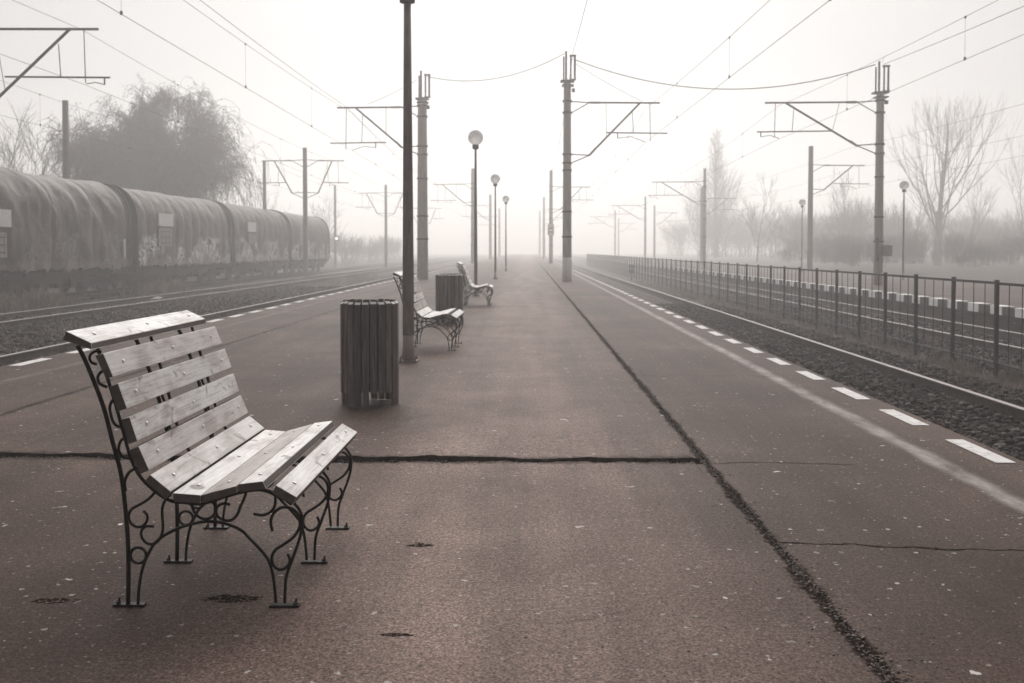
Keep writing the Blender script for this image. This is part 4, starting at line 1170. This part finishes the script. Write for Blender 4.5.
def sapling(T, H=7, r0=.075):
    pts, d = T.limb((0, 0, -.4), (.05, 0, 1), H * .35, r0, r0 * .7, 4, .05); n0 = len(T.a)
    fork(T, pts[-1], d, H * .32, r0 * .65, 4, .35, .72, (2, 4), .06, .09, 4, .009)
    for k in range(5): fork(T, pts[2 + k % 3], d + T.r.normal(0, .5, 3), H * .28, r0 * .45, 3, .35, .72, (2, 4), .08, .09, 4, .009)
    return n0
GL = 'bare saplings behind the wagons'
for (x, y, H, lab) in ((-29.5, 54, 8.6, 'bare sapling nearest the left edge, behind the nearest wagon'), (-27.0, 57, 8.2, 'bare sapling second from the left edge, above the nearest wagon'),
                       (-26.5, 52, 7.6, 'bare sapling just left of the plain pole behind the wagons'),
                       (-28.0, 80, 9.0, 'bare hazy sapling at the right flank of the willow'), (-26, 92, 8.0, 'bare hazy tree above the third wagon right of the willow'),
                       (-25, 118, 7.5, 'faint bare tree right of the last wagon')):
    bare_tree('bare_tree', lab, (x, y, ZL), lambda T, H=H: sapling(T, H), int(abs(x * 13 + y)), group=GL)
for (x, y, H, lab) in ((58.5, 118, 12.5, 'bare hazy tree at the right edge of the picture'), (52.0, 116, 9.5, 'smaller bare tree right of the large fan-shaped one'),
                       (27.0, 116, 8.6, 'spreading bare shrub-like tree between the square pole and the fence-side pole'), (38.5, 118, 9.5, 'bare tree just right of the fence-side pole'),
                       (50.0, 122, 11.0, 'bare tree behind and right of the large fan-shaped one')):
    bare_tree('bare_tree', lab, (x, y, .2), lambda T, H=H: sapling(T, H, .10), int(x * 13 + y), group='bare trees behind the second platform')
# pointed tree, far off
def pointed(T, H=21.3):
    pts, d = T.limb((0, 0, -.3), (0, 0, 1), H * .97, .40, .03, 14, .015); n0 = len(T.a)
    for k in range(170):
        u = T.r.uniform(.06, .97); p = np.array([0, 0, H * u]); a = T.r.uniform(0, 6.28)
        w = (.17 if u > .62 else .17 + (.62 - u) * .42) * H * (1 - u * .72) * T.r.uniform(.6, 1.1)
        el = T.r.uniform(.5, 1.1)
        fork(T, p, (math.cos(a) * math.cos(el), math.sin(a) * math.cos(el), math.sin(el)), w * .8, .05, 2, .4, .7, (2, 4), .1, .1, 4, .014)
    return n0
bare_tree('poplar_tree', 'tall pointed tree standing faint in the fog beyond the second platform', (31.5, 165, .2), pointed, 9)

def shrub_arrays(seed, H):
    T = Tree(seed)
    for k in range(20):
        a = T.r.uniform(0, 6.28); tl = abs(T.r.normal(0, .38))
        p = np.array([T.r.normal(0, .5), T.r.normal(0, .5), -.1])
        fork(T, p, (math.cos(a) * math.sin(tl), math.sin(a) * math.sin(tl), math.cos(tl)), H * .40, .020, 3, .38, .68, (2, 4), .04, .1, 4, .006)
    return T.arrays(3)
SH = [shrub_arrays(100 + k, 3.4) for k in range(5)]
def thicket(label, pts, seed):
    r = np.random.default_rng(seed); VV = []; FF = []; o = 0
    for (x, y, z, s) in pts:
        V, F = SH[r.integers(len(SH))]; a = r.uniform(0, 6.28); c, sn = math.cos(a), math.sin(a)
        v = V * s; v = np.stack([v[:, 0] * c - v[:, 1] * sn + x, v[:, 0] * sn + v[:, 1] * c + y, v[:, 2] * r.uniform(.85, 1.15) + z], -1)
        VV.append(v); FF.append(F + o); o += len(v)
    ob = raw('thicket', np.concatenate(VV), np.concatenate(FF), M['twig']); tag(ob, label, 'thicket', kind='stuff')
r = np.random.default_rng(90)
def scat(n, xa, xb, ya, yb, z, s0, s1): return [(r.uniform(xa, xb), r.uniform(ya, yb), z, r.uniform(s0, s1)) for _ in range(n)]
thicket('dense leafless scrub fading into fog beyond the second platform', scat(70, 33, 115, 112, 165, .2, 1.0, 2.2) + scat(60, 32, 120, 160, 220, .2, 1.6, 2.9) + scat(110, 24, 75, 78, 108, .2, .4, .9) + scat(45, 23, 46, 64, 100, .1, .2, .6), 1)
thicket('leafless scrub behind the freight wagons', scat(34, -34, -22, 44, 84, ZL, .9, 1.5), 2)
thicket('hazy scrub along the left tracks beyond the last wagon', scat(46, -42, -21.5, 86, 170, ZL, .8, 1.35), 3)
thicket('low brambles beside the wagons', scat(5, -15.4, -14.8, 37, 46, ZL, .22, .34) + scat(4, -15.4, -14.7, 24, 30, ZL, .2, .3), 4)
